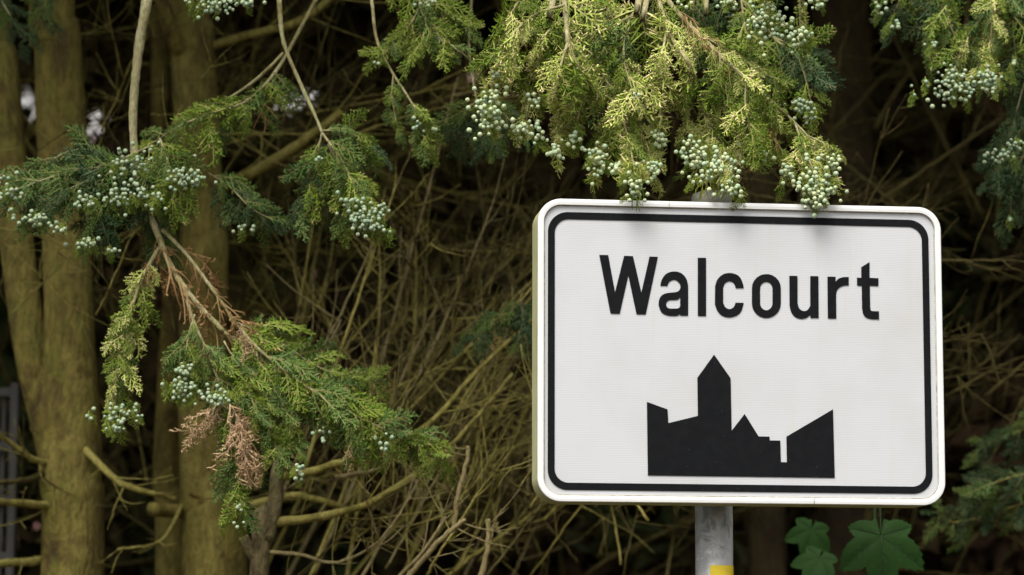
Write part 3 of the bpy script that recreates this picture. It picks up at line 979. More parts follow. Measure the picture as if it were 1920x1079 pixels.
for i, n, L in ((4, 17, .10), (5, 17, .10)):
    dress(b2, P[i], n, L, ['fol_green', 'fol_blue', 'fol_yellow'], FROND, ang=(20, 70), g=.5)
cones(b2, [(1300, 288, 20, 28, YC - .04, 28), (1348, 318, 32, 26, -.015, 56), (1366, 354, 16, 14, -.035, 14), (1378, 300, 8, 18, YC - .03, 9), (1238, 258, 14, 13, YC - .03, 10),
           (1200, 178, 14, 10, .0, 8)], 'cone_pale')
# ---- long diagonal limb to the right
b3, P = branch(treeD, rootD, [
    ([(1215, -70, .14), (1255, 5, .08), (1330, 85, .02), (1400, 150, -.02), (1468, 210, YC), (1520, 262, YC), (1562, 318, YC)], 6, 1.5),
    ([(1490, 230, YC), (1508, 280, .04), (1522, 312, .02), (1530, 334, .0)], 2.6, 1.1),
    ([(1400, 150, -.02), (1398, 200, -.02), (1412, 262, -.03)], 2.6, 1.1),
    ([(1440, 185, -.03), (1440, 230, YC), (1470, 290, YC)], 2.4, 1),
    ([(1350, 100, 0), (1352, 160, .0), (1365, 220, .02)], 2.4, 1),
    ([(1515, 255, YC), (1548, 272, YC), (1575, 292, YC)], 2.0, 1),
    ([(1320, 70, .03), (1390, 110, .05), (1450, 150, .08)], 2.4, 1),
], label='long diagonal branch whose coned tip touches the top of the sign')
dress(b3, P[0], 24, .08, ['fol_green', 'fol_yellow'], FROND, t0=.25, ang=(25, 70), g=.7)
for i, n, L in ((1, 17, .07), (2, 14, .085), (3, 13, .075), (4, 13, .085), (5, 9, .055), (6, 12, .08)):
    dress(b3, P[i], n, L, ['fol_yellow', 'fol_green'] if i in (1, 3, 5) else ['fol_green', 'fol_green', 'fol_yellow'], FROND + CLUMPY[:2], ang=(15, 60), g=.6)
dress(b3, pxpath([(1440, 215, YC - .02), (1448, 262, YC - .03)]), 3, .045, 'dead_rust', DEADF, name='dead_spray', g=.8)
dress(b3, pxpath([(1262, 5, .05), (1310, 60, .0), (1360, 100, -.01)]), 9, .07, 'dead_rust', STRINGY, name='dead_spray', ang=(10, 40), g=.2)
cones(b3, [(1528, 350, 32, 32, .0, 58), (1536, 378, 12, 8, -.015, 8), (1566, 304, 12, 14, YC - .04, 12), (1476, 322, 12, 16, YC - .03, 9), (1424, 290, 20, 8, .03, 9)], 'cone_pale')
# ---- shaded foliage behind the diagonal limb
b4, P = branch(treeF, rootF, [
    ([(1330, -60, .40), (1390, 0, .36), (1450, 70, .33), (1500, 120, .3), (1520, 190, .28)], 4, 1.5),
    ([(1390, 0, .36), (1400, 70, .33), (1420, 150, .3)], 2.6, 1.1),
    ([(1310, -40, .40), (1300, 30, .38), (1330, 100, .36)], 2.6, 1.1),
    ([(1450, 70, .33), (1490, 90, .33), (1525, 110, .33)], 2.6, 1.1),
    ([(1120, -60, .4), (1110, 40, .36), (1130, 140, .34), (1180, 200, .33)], 3, 1.2),
], label='shaded blue-green branch behind the diagonal one')
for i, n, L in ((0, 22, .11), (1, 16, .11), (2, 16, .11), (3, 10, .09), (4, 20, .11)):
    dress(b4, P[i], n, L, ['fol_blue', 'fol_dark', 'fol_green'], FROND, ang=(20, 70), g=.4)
cones(b4, [(1508, 206, 24, 20, .24, 22)], 'cone_blue')
# ---- bunches at the top edge
rootE = top_of(2055, TYE, 4.3)
b5, P = branch(treeE, rootE, [
    ([(1445, -110, -.02), (1442, -60, -.05), (1438, 0, YC), (1438, 45, YC)], 3, 1.2),
    ([(1480, -90, -.03), (1498, -30, YC), (1500, 40, YC), (1500, 70, YC)], 2.4, 1),
    ([(1400, -100, -.02), (1370, -50, YC), (1364, -10, YC)], 2.4, 1),
    ([(1500, -90, -.02), (1525, -50, YC), (1530, -10, YC)], 2.4, 1),
], label='short sprays with fat cone bunches at the top edge')
for i, n, L in ((0, 11, .06), (1, 15, .055), (2, 8, .06), (3, 8, .06)):
    dress(b5, P[i], n, L, ['fol_green', 'fol_yellow'], FROND + CLUMPY[:2], ang=(15, 55), g=.6)
cones(b5, [(1440, 36, 30, 38, YC - .03, 44), (1498, 70, 20, 18, YC - .03, 20), (1366, 4, 24, 14, YC - .03, 16), (1530, 6, 16, 14, YC - .03, 11), (1282, 2, 16, 8, YC - .03, 6)], 'cone_pale')

# ---- left: branch of the second trunk with the long hanging limb
YH = .42
rootB = top_of(352, TY2, 4.2)
b6, P = branch(treeB, rootB, [
    ([(285, -70, YH + .1), (274, 10, YH), (262, 80, YH), (252, 170, YH), (250, 250, YH), (262, 350, YH), (292, 430, YH - .02), (325, 508, YH - .04), (370, 570, YH - .06), (420, 622, YH - .07)], 11.5, 5),
    ([(300, 462, YH - .02), (268, 520, YH - .05), (240, 600, YH - .06), (222, 680, YH - .06), (215, 770, YH - .06)], 4.5, 1.3),
    ([(305, 432, YH - .02), (350, 478, YH - .05), (400, 545, YH - .06), (470, 640, YH - .08), (560, 715, YH - .1), (650, 770, YH - .1), (740, 815, YH - .08), (812, 852, YH - .06)], 4.5, 1.3),
    ([(345, 540, YH - .05), (362, 600, YH - .08), (392, 670, YH - .1), (425, 760, YH - .1), (445, 860, YH - .1), (450, 965, YH - .08)], 4.2, 1.2),
    ([(420, 622, YH - .07), (500, 690, YH - .06), (590, 730, YH - .04), (680, 770, YH - .02)], 4, 1.3),
    ([(395, 660, YH - .1), (365, 675, YH - .12), (340, 715, YH - .12)], 2.4, 1),
    ([(500, 690, YH - .06), (520, 760, YH - .08), (560, 850, YH - .08)], 2.4, 1),
    ([(590, 730, YH - .04), (640, 790, YH - .06), (700, 845, YH - .06)], 2.2, 1),
    ([(430, 600, YH), (520, 640, YH + .02), (600, 690, YH + .04), (700, 720, YH + .06)], 2.6, 1),
    ([(480, 660, YH - .08), (500, 750, YH - .1), (520, 860, YH - .1)], 2.2, 1),
    ([(420, 640, YH - .08), (468, 735, YH - .11), (490, 830, YH - .11)], 2.2, 1),
    ([(620, 745, YH - .06), (655, 790, YH - .09), (668, 850, YH - .09)], 2.2, 1),
    ([(365, 590, YH - .1), (350, 650, YH - .12), (345, 740, YH - .12)], 2.2, 1),
    ([(700, 795, YH - .07), (760, 830, YH - .06), (815, 858, YH - .05)], 2.2, 1),
], label='long grey hanging limb with rusty and green sprays at its end')
for i, n, L in ((9, 24, .085), (10, 24, .085), (11, 18, .075), (12, 20, .07), (13, 16, .07)):
    dress(b6, P[i], n, L, ['fol_green', 'fol_green', 'fol_blue'] if i != 12 else ['fol_blue', 'fol_green'], FROND, ang=(20, 65), g=.5)
dress(b6, P[1], 26, .082, ['fol_green', 'fol_yellow'], FROND, t0=.12, ang=(25, 55), g=.3, jit=.2)
dress(b6, P[1][-14:], 15, .065, ['fol_blue', 'fol_green'], FROND, ang=(10, 60), g=.5)
dress(b6, P[1][:14], 9, .055, 'dead_rust', DEADF, name='dead_spray', g=.7)
dress(b6, P[2][2:26], 22, .085, 'dead_rust', STRINGY + DEADF[:2], name='dead_spray', ang=(20, 60), g=.7)
dress(b6, P[0][-24:], 20, .085, 'dead_rust', STRINGY + DEADF[:2], name='dead_spray', ang=(20, 60), g=.6)
dress(b6, P[2][16:], 44, .10, ['fol_green', 'fol_green', 'fol_blue'], FROND, ang=(20, 65), g=.35)
dress(b6, P[4], 30, .11, ['fol_green', 'fol_blue'], FROND, ang=(20, 70), g=.5)
dress(b6, P[8], 24, .10, ['fol_green', 'fol_green', 'fol_blue'], FROND, ang=(20, 65), g=.3)
dress(b6, P[3][8:], 36, .09, ['fol_green', 'fol_blue'], FROND, ang=(20, 65), g=.4)
dress(b6, P[3][-12:], 12, .05, ['fol_blue', 'fol_dark'], FROND, ang=(10, 50), g=.6)
dress(b6, P[5], 14, .055, ['fol_blue', 'fol_green'], FROND, ang=(20, 65), g=.4)
dress(b6, P[6], 20, .075, ['fol_green', 'fol_blue'], FROND, ang=(20, 65), g=.5)
dress(b6, P[7], 18, .065, ['fol_green', 'fol_blue'], FROND, ang=(20, 65), g=.5)
dress(b6, pxpath([(425, 745, YH - .14), (452, 800, YH - .15), (462, 880, YH - .15)]), 26, .08, 'dead_tan', DEADF, name='dead_spray', ang=(15, 50), g=.6)
dress(b6, pxpath([(425, 745, YH - .14), (390, 780, YH - .15), (362, 812, YH - .15)]), 13, .06, 'dead_tan', DEADF, name='dead_spray', ang=(15, 50), g=.2)
dress(b6, pxpath([(452, 600, YH - .12), (460, 650, YH - .13)]), 7, .045, 'dead_tan', DEADF, name='dead_spray', ang=(15, 50), g=.6)
dress(b6, pxpath([(655, 820, YH - .12), (660, 870, YH - .12)]), 4, .035, 'dead_tan', DEADF, name='dead_spray', ang=(15, 50), g=.6)
cones(b6, [(218, 795, 22, 14, YH - .1, 13), (250, 772, 22, 8, YH - .1, 8), (205, 770, 30, 14, YH - .09, 9), (168, 775, 4, 4, YH - .1, 1), (340, 725, 20, 18, YH - .15, 26), (345, 690, 12, 12, YH - .15, 7),
           (404, 748, 22, 16, YH - .15, 26), (560, 880, 16, 12, YH - .12, 8), (722, 835, 12, 22, YH - .1, 9), (610, 815, 18, 18, YH - .1, 6), (445, 960, 10, 24, YH - .12, 5)], 'cone_blue')
# upper left foliage of the same tree
rootA = top_of(100, TY1, 4.3)
b7, P = branch(treeA, rootA, [
    ([(640, -90, .7), (560, 60, .6), (520, 130, .52), (470, 185, .46), (410, 210, .42), (340, 235, .40), (270, 280, .38)], 4.5, 1.5),
    ([(280, 275, .38), (200, 310, .36), (120, 325, .34), (20, 360, .34)], 3, 1.2),
    ([(260, 290, .38), (230, 340, .36), (190, 400, .36), (160, 450, .36)], 2.6, 1.1),
    ([(230, 320, .38), (140, 350, .34), (60, 400, .34)], 2.6, 1.1),
    ([(300, 260, .36), (320, 320, .33), (330, 380, .33)], 2.6, 1.1),
    ([(390, 325, .48), (430, 350, .45), (470, 390, .44), (510, 412, .44)], 2.4, 1),
    ([(280, 300, .4), (290, 380, .42), (310, 470, .42)], 2.6, 1.1),
    ([(240, 310, .4), (150, 280, .4), (80, 310, .4)], 2.4, 1),
], label='blue-green coned sprays crossing the hanging limb at left')
dress(b7, P[0][12:], 34, .10, ['fol_green', 'fol_blue', 'fol_green'], FROND, ang=(35, 85), g=.8)
for i, n, L in ((1, 30, .10), (2, 28, .095), (3, 24, .09), (4, 22, .09), (5, 18, .08), (6, 22, .085), (7, 20, .10)):
    dress(b7, P[i], n, L, ['fol_blue', 'fol_blue', 'fol_dark'] if i not in (4,) else ['fol_blue', 'fol_green'], FROND, ang=(20, 65), g=.45)
dress(b7, pxpath([(500, 165, .5), (495, 210, .48)]), 6, .06, 'dead_rust', STRINGY, name='dead_spray', ang=(30, 70), g=.7)
cones(b7, [(250, 300, 34, 26, .30, 26), (345, 332, 36, 22, .29, 30), (240, 365, 55, 22, .29, 40), (12, 355, 18, 22, .29, 15), (60, 412, 32, 14, .29, 20), (160, 380, 18, 12, .29, 10),
           (160, 458, 20, 10, .31, 13), (110, 428, 12, 8, .29, 6), (212, 470, 14, 5, .33, 4), (456, 428, 16, 7, .40, 6)], 'cone_blue')
# middle hanging branches
b8, P = branch(treeB, rootB, [
    ([(520, -80, .5), (524, 10, .42), (532, 80, .4), (560, 150, .38), (590, 215, .36), (604, 250, .35)], 5.5, 3),
    ([(604, 250, .35), (640, 300, .32), (672, 360, .31), (690, 420, .31)], 3, 1.2),
    ([(604, 250, .35), (590, 310, .36), (572, 390, .36)], 2.6, 1.1),
    ([(600, 245, .36), (650, 250, .37), (700, 280, .38)], 2.4, 1),
    ([(615, 270, .35), (640, 330, .36), (650, 400, .36)], 2.4, 1),
    ([(532, 100, .4), (480, 150, .42), (420, 190, .46), (390, 200, .48)], 4, 2),
], label='slender bowed branch ending in a coned spray mid-left')
for i, n, L in ((1, 28, .09), (2, 24, .095), (3, 15, .085), (4, 24, .09)):
    dress(b8, P[i], n, L, ['fol_green', 'fol_blue'] if i in (1, 4) else ['fol_blue', 'fol_green', 'fol_dark'], FROND, ang=(20, 65), g=.45)
cones(b8, [(690, 412, 32, 26, .27, 44), (655, 378, 22, 12, .28, 12), (716, 385, 8, 14, .28, 6), (598, 296, 6, 8, .3, 3)], 'cone_blue')
b9, P = branch(treeB, rootB, [
    ([(690, -90, .45), (698, 10, .38), (708, 80, .36), (738, 140, .34), (764, 180, .32)], 4, 2.4),
    ([(764, 180, .32), (785, 220, .30), (800, 285, .30)], 2.4, 1),
    ([(738, 140, .34), (735, 180, .33), (745, 240, .33)], 2.2, 1),
    ([(770, -80, .4), (780, -10, .36), (800, 40, .34), (840, 80, .32), (880, 110, .32)], 3, 1.2),
    ([(790, 10, .35), (760, 60, .34), (715, 105, .34)], 2.4, 1),
    ([(800, 40, .34), (790, 80, .33), (770, 105, .33)], 2.2, 1),
    ([(785, 0, .35), (830, 20, .35), (870, 50, .35)], 2.2, 1),
], label='green spray branch left of the sunlit centre foliage')
for i, n, L in ((1, 17, .06), (2, 12, .055), (3, 20, .085), (4, 17, .07), (5, 12, .065), (6, 13, .075)):
    dress(b9, P[i], n, L, ['fol_green', 'fol_blue', 'fol_green'], FROND, ang=(20, 60), g=.35)
cones(b9, [(782, 240, 10, 14, .28, 6), (800, 6, 14, 6, .3, 6), (705, 118, 5, 4, .3, 2), (812, 242, 5, 4, .28, 2)], 'cone_blue')
b10, P = branch(treeA, rootA, [
    ([(430, -110, .25), (420, -60, .22), (412, -15, .2)], 3, 1.2),
    ([(460, -100, .25), (452, -40, .22), (450, -12, .2)], 2.4, 1.2),
], label='cone bunch dipping in at the top left edge')
for p in P: dress(b10, p, 8, .05, ['fol_blue', 'fol_green'], FROND, g=.4)
cones(b10, [(400, 8, 38, 22, .17, 42), (455, 2, 24, 12, .17, 14)], 'cone_blue')
b11, P = branch(treeA, top_of(100, TY1, 4.3), [
    ([(-40, -90, .9), (-10, -20, .85), (20, 30, .8), (40, 70, .8)], 3, 1.2),
    ([(60, -80, .9), (80, -20, .85), (70, 40, .85)], 3, 1.2)], label='dark sprays in the top left corner')
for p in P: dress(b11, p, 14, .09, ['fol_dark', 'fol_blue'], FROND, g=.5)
# dark sprays lower in the shade
b12, P = branch(treeD, rootD, [
    ([(900, -150, 1.0), (880, 60, .8), (890, 170, .6), (905, 215, .55), (920, 270, .5)], 3, 1.2),
    ([(890, 190, .58), (940, 210, .52), (980, 260, .5)], 2.4, 1), ([(893, 190, .58), (870, 215, .55), (865, 250, .55)], 2, 1)], label='dark green spray in shade left of the pale cones')
dress(b12, P[0][-12:], 14, .085, ['fol_dark', 'fol_blue'], FROND, g=.5)
for p in P[1:]: dress(b12, p, 13, .08, ['fol_dark', 'fol_blue'], FROND, g=.4)

# ---- right corner
YR = .35
b13, P = branch(treeE, rootE, [
    ([(1900, -80, YR + .1), (1870, 0, YR + .03), (1826, 50, YR), (1806, 90, YR), (1785, 140, YR - .02)], 3.4, 1.2),
    ([(1860, 10, YR), (1858, 80, YR), (1856, 135, YR)], 2.4, 1),
    ([(1806, 80, YR), (1830, 110, YR), (1835, 150, YR)], 2.2, 1),
    ([(1700, -80, YR + .15), (1690, -10, YR + .1), (1670, 40, YR + .1)], 2.6, 1),
    ([(1740, -80, YR + .2), (1745, 0, YR + .15), (1745, 85, YR + .12)], 2.6, 1),
    ([(1780, -80, YR + .15), (1770, 0, YR + .1), (1790, 70, YR + .08)], 2.6, 1),
    ([(1930, -60, YR + .1), (1900, 20, YR + .08), (1905, 110, YR + .08)], 2.6, 1),
    ([(1960, 60, YR + .2), (1920, 160, YR + .15), (1890, 270, YR + .12)], 2.6, 1),
    ([(1960, 160, YR + .3), (1910, 250, YR + .3), (1850, 340, YR + .3)], 2.6, 1),
    ([(1940, 250, YR + .3), (1900, 340, YR + .3), (1895, 410, YR + .3)], 2.6, 1),
], label='coned sprays hanging in the upper right corner')
for i, n, L in ((0, 22, .08), (1, 16, .07), (2, 12, .06), (3, 16, .08), (4, 18, .08), (5, 18, .09), (6, 19, .10), (7, 20, .09), (8, 18, .10), (9, 16, .09)):
    dress(b13, P[i], n, L, ['fol_green', 'fol_yellow', 'fol_blue'] if i in (0, 1, 2) else ['fol_blue', 'fol_dark', 'fol_green'] if i < 7 else ['fol_dark'], FROND, ang=(20, 65), g=.45)
cones(b13, [(1788, 160, 42, 28, YR - .06, 62), (1856, 150, 20, 20, YR - .05, 22), (1645, 14, 14, 12, YR + .05, 6), (1680, 50, 10, 6, YR + .05, 4), (1748, 86, 8, 5, YR + .05, 4), (1870, 120, 4, 4, YR, 1), (1900, 118, 4, 4, YR, 2),
            (1875, 292, 22, 12, YR + .06, 15), (1908, 272, 16, 10, YR + .06, 10), (1893, 412, 6, 4, YR + .2, 2)], 'cone_blue')
# lower right foliage and the patch left of the sign
b14, P = branch(treeE, (at(2070, 760, TYE).x, TYE, at(2070, 760, TYE).z), [
    ([(1990, 760, 1.3), (1930, 800, 1.3), (1880, 820, 1.3), (1840, 840, 1.3)], 3, 1.2),
    ([(1960, 880, 1.2), (1880, 900, 1.2), (1810, 930, 1.2)], 2.6, 1.2),
    ([(1960, 930, 1.25), (1870, 960, 1.25), (1790, 980, 1.25), (1755, 960, 1.2)], 2.6, 1.2)], 'twig', label='dim low sprays beside the right edge of the sign')
for p in P: dress(b14, p, 20, .085, ['fol_dark', 'fol_dark', 'fol_blue'], FROND, g=.35)
b15, P = branch(treeF, None, [
    ([(1430, 540, TYG), (1250, 525, 1.6), (1100, 515, 1.0), (1020, 520, .8), (980, 560, .72), (930, 600, .7), (880, 640, .7)], 2.6, 1.2), ([(1250, 525, 1.6), (1100, 560, .95), (1030, 570, .8), (1000, 590, .75), (970, 640, .72)], 2.6, 1.2)], 'twig', label='small dark green spray at the left edge of the sign')
for p in P: dress(b15, p[-16:], 18, .07, ['fol_dark', 'fol_blue'], FROND, g=.3)

# ------------------------------------------------------------------ dead branches
def dead(tree, pts, r0, r1, mat='twig', twigs=8, tl=.22, sub=3, tr=.0022, up=.05, flat=.35, Y0=None):
    g = Geo()
    P = pxpath(pts, 6)
    P = P + RNG.normal(0, .001, P.shape)
    Ym = pts[0][2]
    twiggy(g, P, px_m(r0, Ym), px_m(r1, Ym), 8 if r0 > 6 else 6, twigs, tl, tr, sub, up, flat)
    return g.build('dead_branch', M[mat], tree)

# named larger dead limbs
dead(treeC, [(520, 895, TYC), (600, 880, TYC), (690, 850, TYC), (800, 800, TYC + .1), (900, 690, TYC + .2), (1010, 590, TYC + .3)], 9, 3, 'twig', 12, .3)
dead(treeC, [(512, 980, TYC), (600, 970, TYC), (700, 940, TYC), (790, 880, TYC + .1), (860, 820, TYC + .15), (960, 700, TYC + .25)], 9, 3, 'twig', 14, .3)
dead(treeC, [(505, 1035, TYC), (560, 1040, TYC - .05), (625, 1055, TYC - .06), (690, 1030, TYC - .08), (735, 985, TYC - .1), (770, 930, TYC - .1)], 4, 1.5, 'twig_tan', 7, .16)
dead(treeC, [(760, 1090, TYC - .2), (800, 1040, TYC - .2), (840, 1000, TYC - .2), (872, 975, TYC - .2)], 6, 4, 'twig_tan', 5, .15)
dead(treeC, [(740, 1090, TYC - .2), (800, 1025, TYC - .2), (835, 970, TYC - .2)], 4, 3, 'twig_tan', 4, .15)
dead(treeC, [(630, 895, TYC - .1), (690, 885, TYC - .12), (720, 870, TYC - .12), (725, 830, TYC - .1)], 5, 3, 'twig_tan', 3, .1)
dead(treeC, [(850, 990, TYC - .1), (858, 930, TYC - .1), (875, 870, TYC - .1), (878, 838, TYC - .1)], 5, 4, 'twig_tan', 3, .1)
dead(treeC, [(900, 1090, TYC - .15), (915, 1020, TYC - .15), (915, 975, TYC - .15)], 6, 5, 'twig_tan', 3, .2)
dead(treeA, [(140, 820, TY1), (185, 870, TY1 - .1), (240, 912, TY1 - .15), (330, 935, TY1 - .1)], 8, 4.5, 'twig', 6, .2)
dead(treeA, [(110, 870, TY1), (60, 860, TY1 - .1), (-20, 800, TY1 - .2)], 8, 4, 'twig', 10, .25)
dead(treeA, [(110, 950, TY1), (60, 945, TY1 - .1), (-20, 940, TY1 - .2)], 9, 6, 'twig', 8, .2)
dead(treeA, [(110, 880, TY1), (50, 900, TY1 - .1), (-20, 905, TY1 - .2)], 8, 4, 'twig_dark', 8, .25)
dead(treeA, [(80, 1050, TY1), (30, 1055, TY1 - .05), (-20, 1058, TY1 - .1)], 9, 7, 'twig', 4, .2)
dead(treeB, [(350, 110, TY2), (320, 60, TY2 - .1), (295, -20, TY2 - .15)], 18, 12, 'bark', 2, .2)
dead(treeB, [(420, 350, TY2), (480, 320, TY2 - .1), (560, 270, TY2 - .2), (640, 210, TY2 - .25)], 13, 7, 'twig', 8, .3)
dead(treeB, [(400, 85, TY2), (470, 65, TY2 - .1), (560, 40, TY2 - .2), (640, -20, TY2 - .25)], 9, 7, 'twig', 8, .3)
dead(treeB, [(345, 940, TY2), (300, 1015, TY2 - .2), (220, 1030, TY2 - .25)], 4, 2, 'twig', 6, .15)
dead(treeB, [(430, 960, TY2), (480, 945, TY2 - .2), (560, 930, TY2 - .3), (640, 950, TY2 - .3)], 10, 5, 'twig', 6, .25)
# random smaller ones: fan of dead wood between the trunks and the sign
def fan(tree, n, xr, yr, dr, ang, ln, r, mats, twigs, tl, seedy=.12):
    for i in range(n):
        x, y, Y = random.uniform(*xr), random.uniform(*yr), random.uniform(*dr)
        a = math.radians(random.gauss(*ang))
        l = random.uniform(*ln)
        c = random.gauss(0, .25)
        pts = [(x, y, Y)]
        for k in range(1, 5):
            aa = a + c * k / 4
            x += math.cos(aa) * l / 4
            y -= math.sin(aa) * l / 4
            pts.append((x, y, Y + random.gauss(0, .06) + .02 * k))
        rr = random.uniform(*r) * .72
        dead(tree, pts, rr, rr * .35, random.choice(mats), twigs, tl)

fan(treeC, 44, (470, 820), (800, 1120), (.8, 1.9), (64, 14), (380, 760), (2.5, 6.5), ['twig', 'twig', 'twig_dark', 'twig_tan'], 9, .22)
fan(treeC, 28, (760, 1010), (850, 1130), (.6, 1.8), (72, 22), (200, 480), (2, 5), ['twig', 'twig_dark', 'twig_tan', 'twig'], 8, .22)
fan(treeC, 16, (560, 1000), (520, 760), (1.0, 2.0), (55, 35), (150, 380), (2, 4.5), ['twig_dark', 'twig_dark', 'twig'], 11, .24)
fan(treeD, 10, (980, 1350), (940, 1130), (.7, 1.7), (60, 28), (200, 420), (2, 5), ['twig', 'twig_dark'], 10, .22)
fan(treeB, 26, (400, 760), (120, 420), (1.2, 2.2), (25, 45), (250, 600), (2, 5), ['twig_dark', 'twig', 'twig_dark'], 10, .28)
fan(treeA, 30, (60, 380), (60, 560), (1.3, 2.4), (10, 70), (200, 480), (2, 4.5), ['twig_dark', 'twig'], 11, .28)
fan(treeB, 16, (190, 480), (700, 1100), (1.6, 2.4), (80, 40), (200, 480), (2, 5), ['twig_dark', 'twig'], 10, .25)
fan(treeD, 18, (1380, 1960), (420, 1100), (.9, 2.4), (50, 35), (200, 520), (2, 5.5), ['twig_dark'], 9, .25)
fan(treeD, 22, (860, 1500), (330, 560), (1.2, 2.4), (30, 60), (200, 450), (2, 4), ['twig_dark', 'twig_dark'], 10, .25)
fan(treeA, 14, (-60, 300), (60, 620), (.8, 1.1), (10, 60), (150, 380), (1.2, 2.6), ['twig', 'twig_dark'], 7, .2)
fan(treeE, 16, (1640, 1960), (100, 520), (1.6, 2.8), (65, 35), (250, 500), (3, 8), ['twig_dark'], 8, .25)

# ------------------------------------------------------------------ far thicket: dead twigs and sprays in deep shade
g = Geo()
for i in range(300):
    x, y, Y = random.uniform(-150, 2070), random.uniform(-80, 1180), random.uniform(2.2, 3.6)
    p = np.array(at(x, y, Y))
    a = random.gauss(1.0, .7)
    P = wander(p, (math.cos(a), random.gauss(0, .2), math.sin(a)), random.uniform(.3, .9), 8, .13, .03)
    twiggy(g, P, random.uniform(.003, .008), .0015, 5, 5, .28, .002, 2, .04, .3)
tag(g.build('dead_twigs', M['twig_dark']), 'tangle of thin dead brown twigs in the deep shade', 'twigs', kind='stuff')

GAPS = [(48, 185, 8, 24), (66, 215, 8, 10), (178, 222, 10, 16), (176, 256, 8, 8), (560, 182, 34, 12), (538, 204, 24, 8), (820, 76, 18, 6), (880, 148, 20, 8), (1643, 140, 3, 9)]


def leaf_mass(name, n, xr, yr, zr, size, seed, mat, parent=None, gaps=True):
    """Ragged mass of small sprays: every blade is a folded leaf-shaped piece of four triangles."""
    rs = np.random.default_rng(seed)
    P = np.stack([rs.uniform(*xr, n), rs.uniform(*yr, n), rs.uniform(*zr, n)], -1)
    # uneven density
    f = np.sin(P[:, 0] * 5.1 + P[:, 2] * 3.3) + np.sin(P[:, 2] * 6.7 - P[:, 1] * 4.2) + rs.normal(0, .9, n)
    P = P[(f > -.9) | (P[:, 1] > 3.9)]
    if gaps:
        u, v = proj(P)
        keep = np.ones(len(P), bool)
        pad = size * .22 * FOCAL / 36 * 1920 / (P[:, 1] + CAM_D)
        for (cx, cy, rx, ry) in GAPS:
            keep &= ((u - cx) / (rx + pad)) ** 2 + ((v - cy) / (ry + pad)) ** 2 > 1
        P = P[keep]
    n = len(P)
    d = rs.normal(0, 1, (n, 3)) * [1, .6, .6] + [0, 0, -.7]
    d /= np.linalg.norm(d, axis=1)[:, None]
    s = np.cross(d, rs.normal(0, 1, (n, 3)))
    s /= np.linalg.norm(s, axis=1)[:, None]
    nn = np.cross(d, s)
    L = size * rs.uniform(.6, 1.3, n)[:, None]
    w = L * .22
    a, t = P - d * L * .5, P + d * L * .5
    l, r, k = P - s * w + nn * w * .5, P + s * w + nn * w * .5, P
    V = np.stack([a, l, k, r, t], 1).reshape(-1, 3)
    i = np.arange(n)[:, None] * 5
    T = np.concatenate([i + [0, 2, 1], i + [1, 2, 4], i + [0, 3, 2], i + [2, 3, 4]], 0)
    me = bpy.data.meshes.new(name)
    me.vertices.add(len(V))
    me.vertices.foreach_set('co', V.astype(np.float32).ravel())
    me.loops.add(T.size)
    me.loops.foreach_set('vertex_index', T.astype(np.int32).ravel())
    me.polygons.add(len(T))
    me.polygons.foreach_set('loop_start', np.arange(0, T.size, 3, dtype=np.int32))
    me.polygons.foreach_set('loop_total', np.full(len(T), 3, np.int32))
    me.update(calc_edges=True)
    me.materials.append(mat)
    o = bpy.data.objects.new(name, me)
    COL.objects.link(o)
    if parent is not None: put(o, parent)
    return o


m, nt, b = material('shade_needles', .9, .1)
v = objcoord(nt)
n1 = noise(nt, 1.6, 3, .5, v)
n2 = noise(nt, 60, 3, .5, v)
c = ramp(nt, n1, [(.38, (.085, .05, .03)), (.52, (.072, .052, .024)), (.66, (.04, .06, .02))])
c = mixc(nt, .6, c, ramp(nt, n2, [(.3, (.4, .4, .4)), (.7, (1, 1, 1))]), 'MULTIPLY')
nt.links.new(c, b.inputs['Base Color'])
M['needles'] = m
m, nt, b = material('crown_needles', .8, .2)
nt.links.new(ramp(nt, noise(nt, 3, 4, .6, objcoord(nt)), [(.35, (.035, .07, .025)), (.65, (.06, .10, .03))]), b.inputs['Base Color'])
M['shade_crown'] = m
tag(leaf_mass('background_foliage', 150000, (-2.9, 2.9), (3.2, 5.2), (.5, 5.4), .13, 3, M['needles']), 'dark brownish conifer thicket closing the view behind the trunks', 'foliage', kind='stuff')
tag(leaf_mass('side_light_blocker', 30000, (-3.6, -2.5), (.6, 4.2), (.4, 5.2), .12, 4, M['needles'], gaps=False), 'added unseen conifer foliage beyond the left edge, blocking side light', 'foliage', kind='stuff')  # added wall of foliage, keeps light out from the left
tag(leaf_mass('side_light_blocker', 30000, (2.5, 3.6), (.6, 4.2), (.4, 5.2), .12, 5, M['needles'], gaps=False), 'added unseen conifer foliage beyond the right edge, blocking side light', 'foliage', kind='stuff')  # added wall of foliage, keeps light out from the right
# unseen crowns added above the frame, shaped to block sky and sun
for tr, xr, yr, sd_ in ((treeA, (-3.4, -.9), (-.5, 2.6), 6), (treeB, (-1.4, -.1), (-.35, 2.8), 7), (treeD, (-.2, 2.2), (.3, 4.4), 8), (treeE, (1.4, 3.4), (.2, 2.6), 9)):
    o = leaf_mass('shade_crown', 15000, xr, yr, (3.95, 5.8), .13, sd_, M['shade_crown'], tr, False)
    o['kind'] = 'stuff'
tag(leaf_mass('overhead_light_blocker', 15000, (-3.2, 3.2), (2.4, 4.6), (4.3, 6.0), .14, 10, M['shade_crown'], gaps=False), 'added unseen conifer foliage roof blocking sky light behind the trunks', 'foliage', kind='stuff')  # added canopy, out of view, shuts off the sky overhead

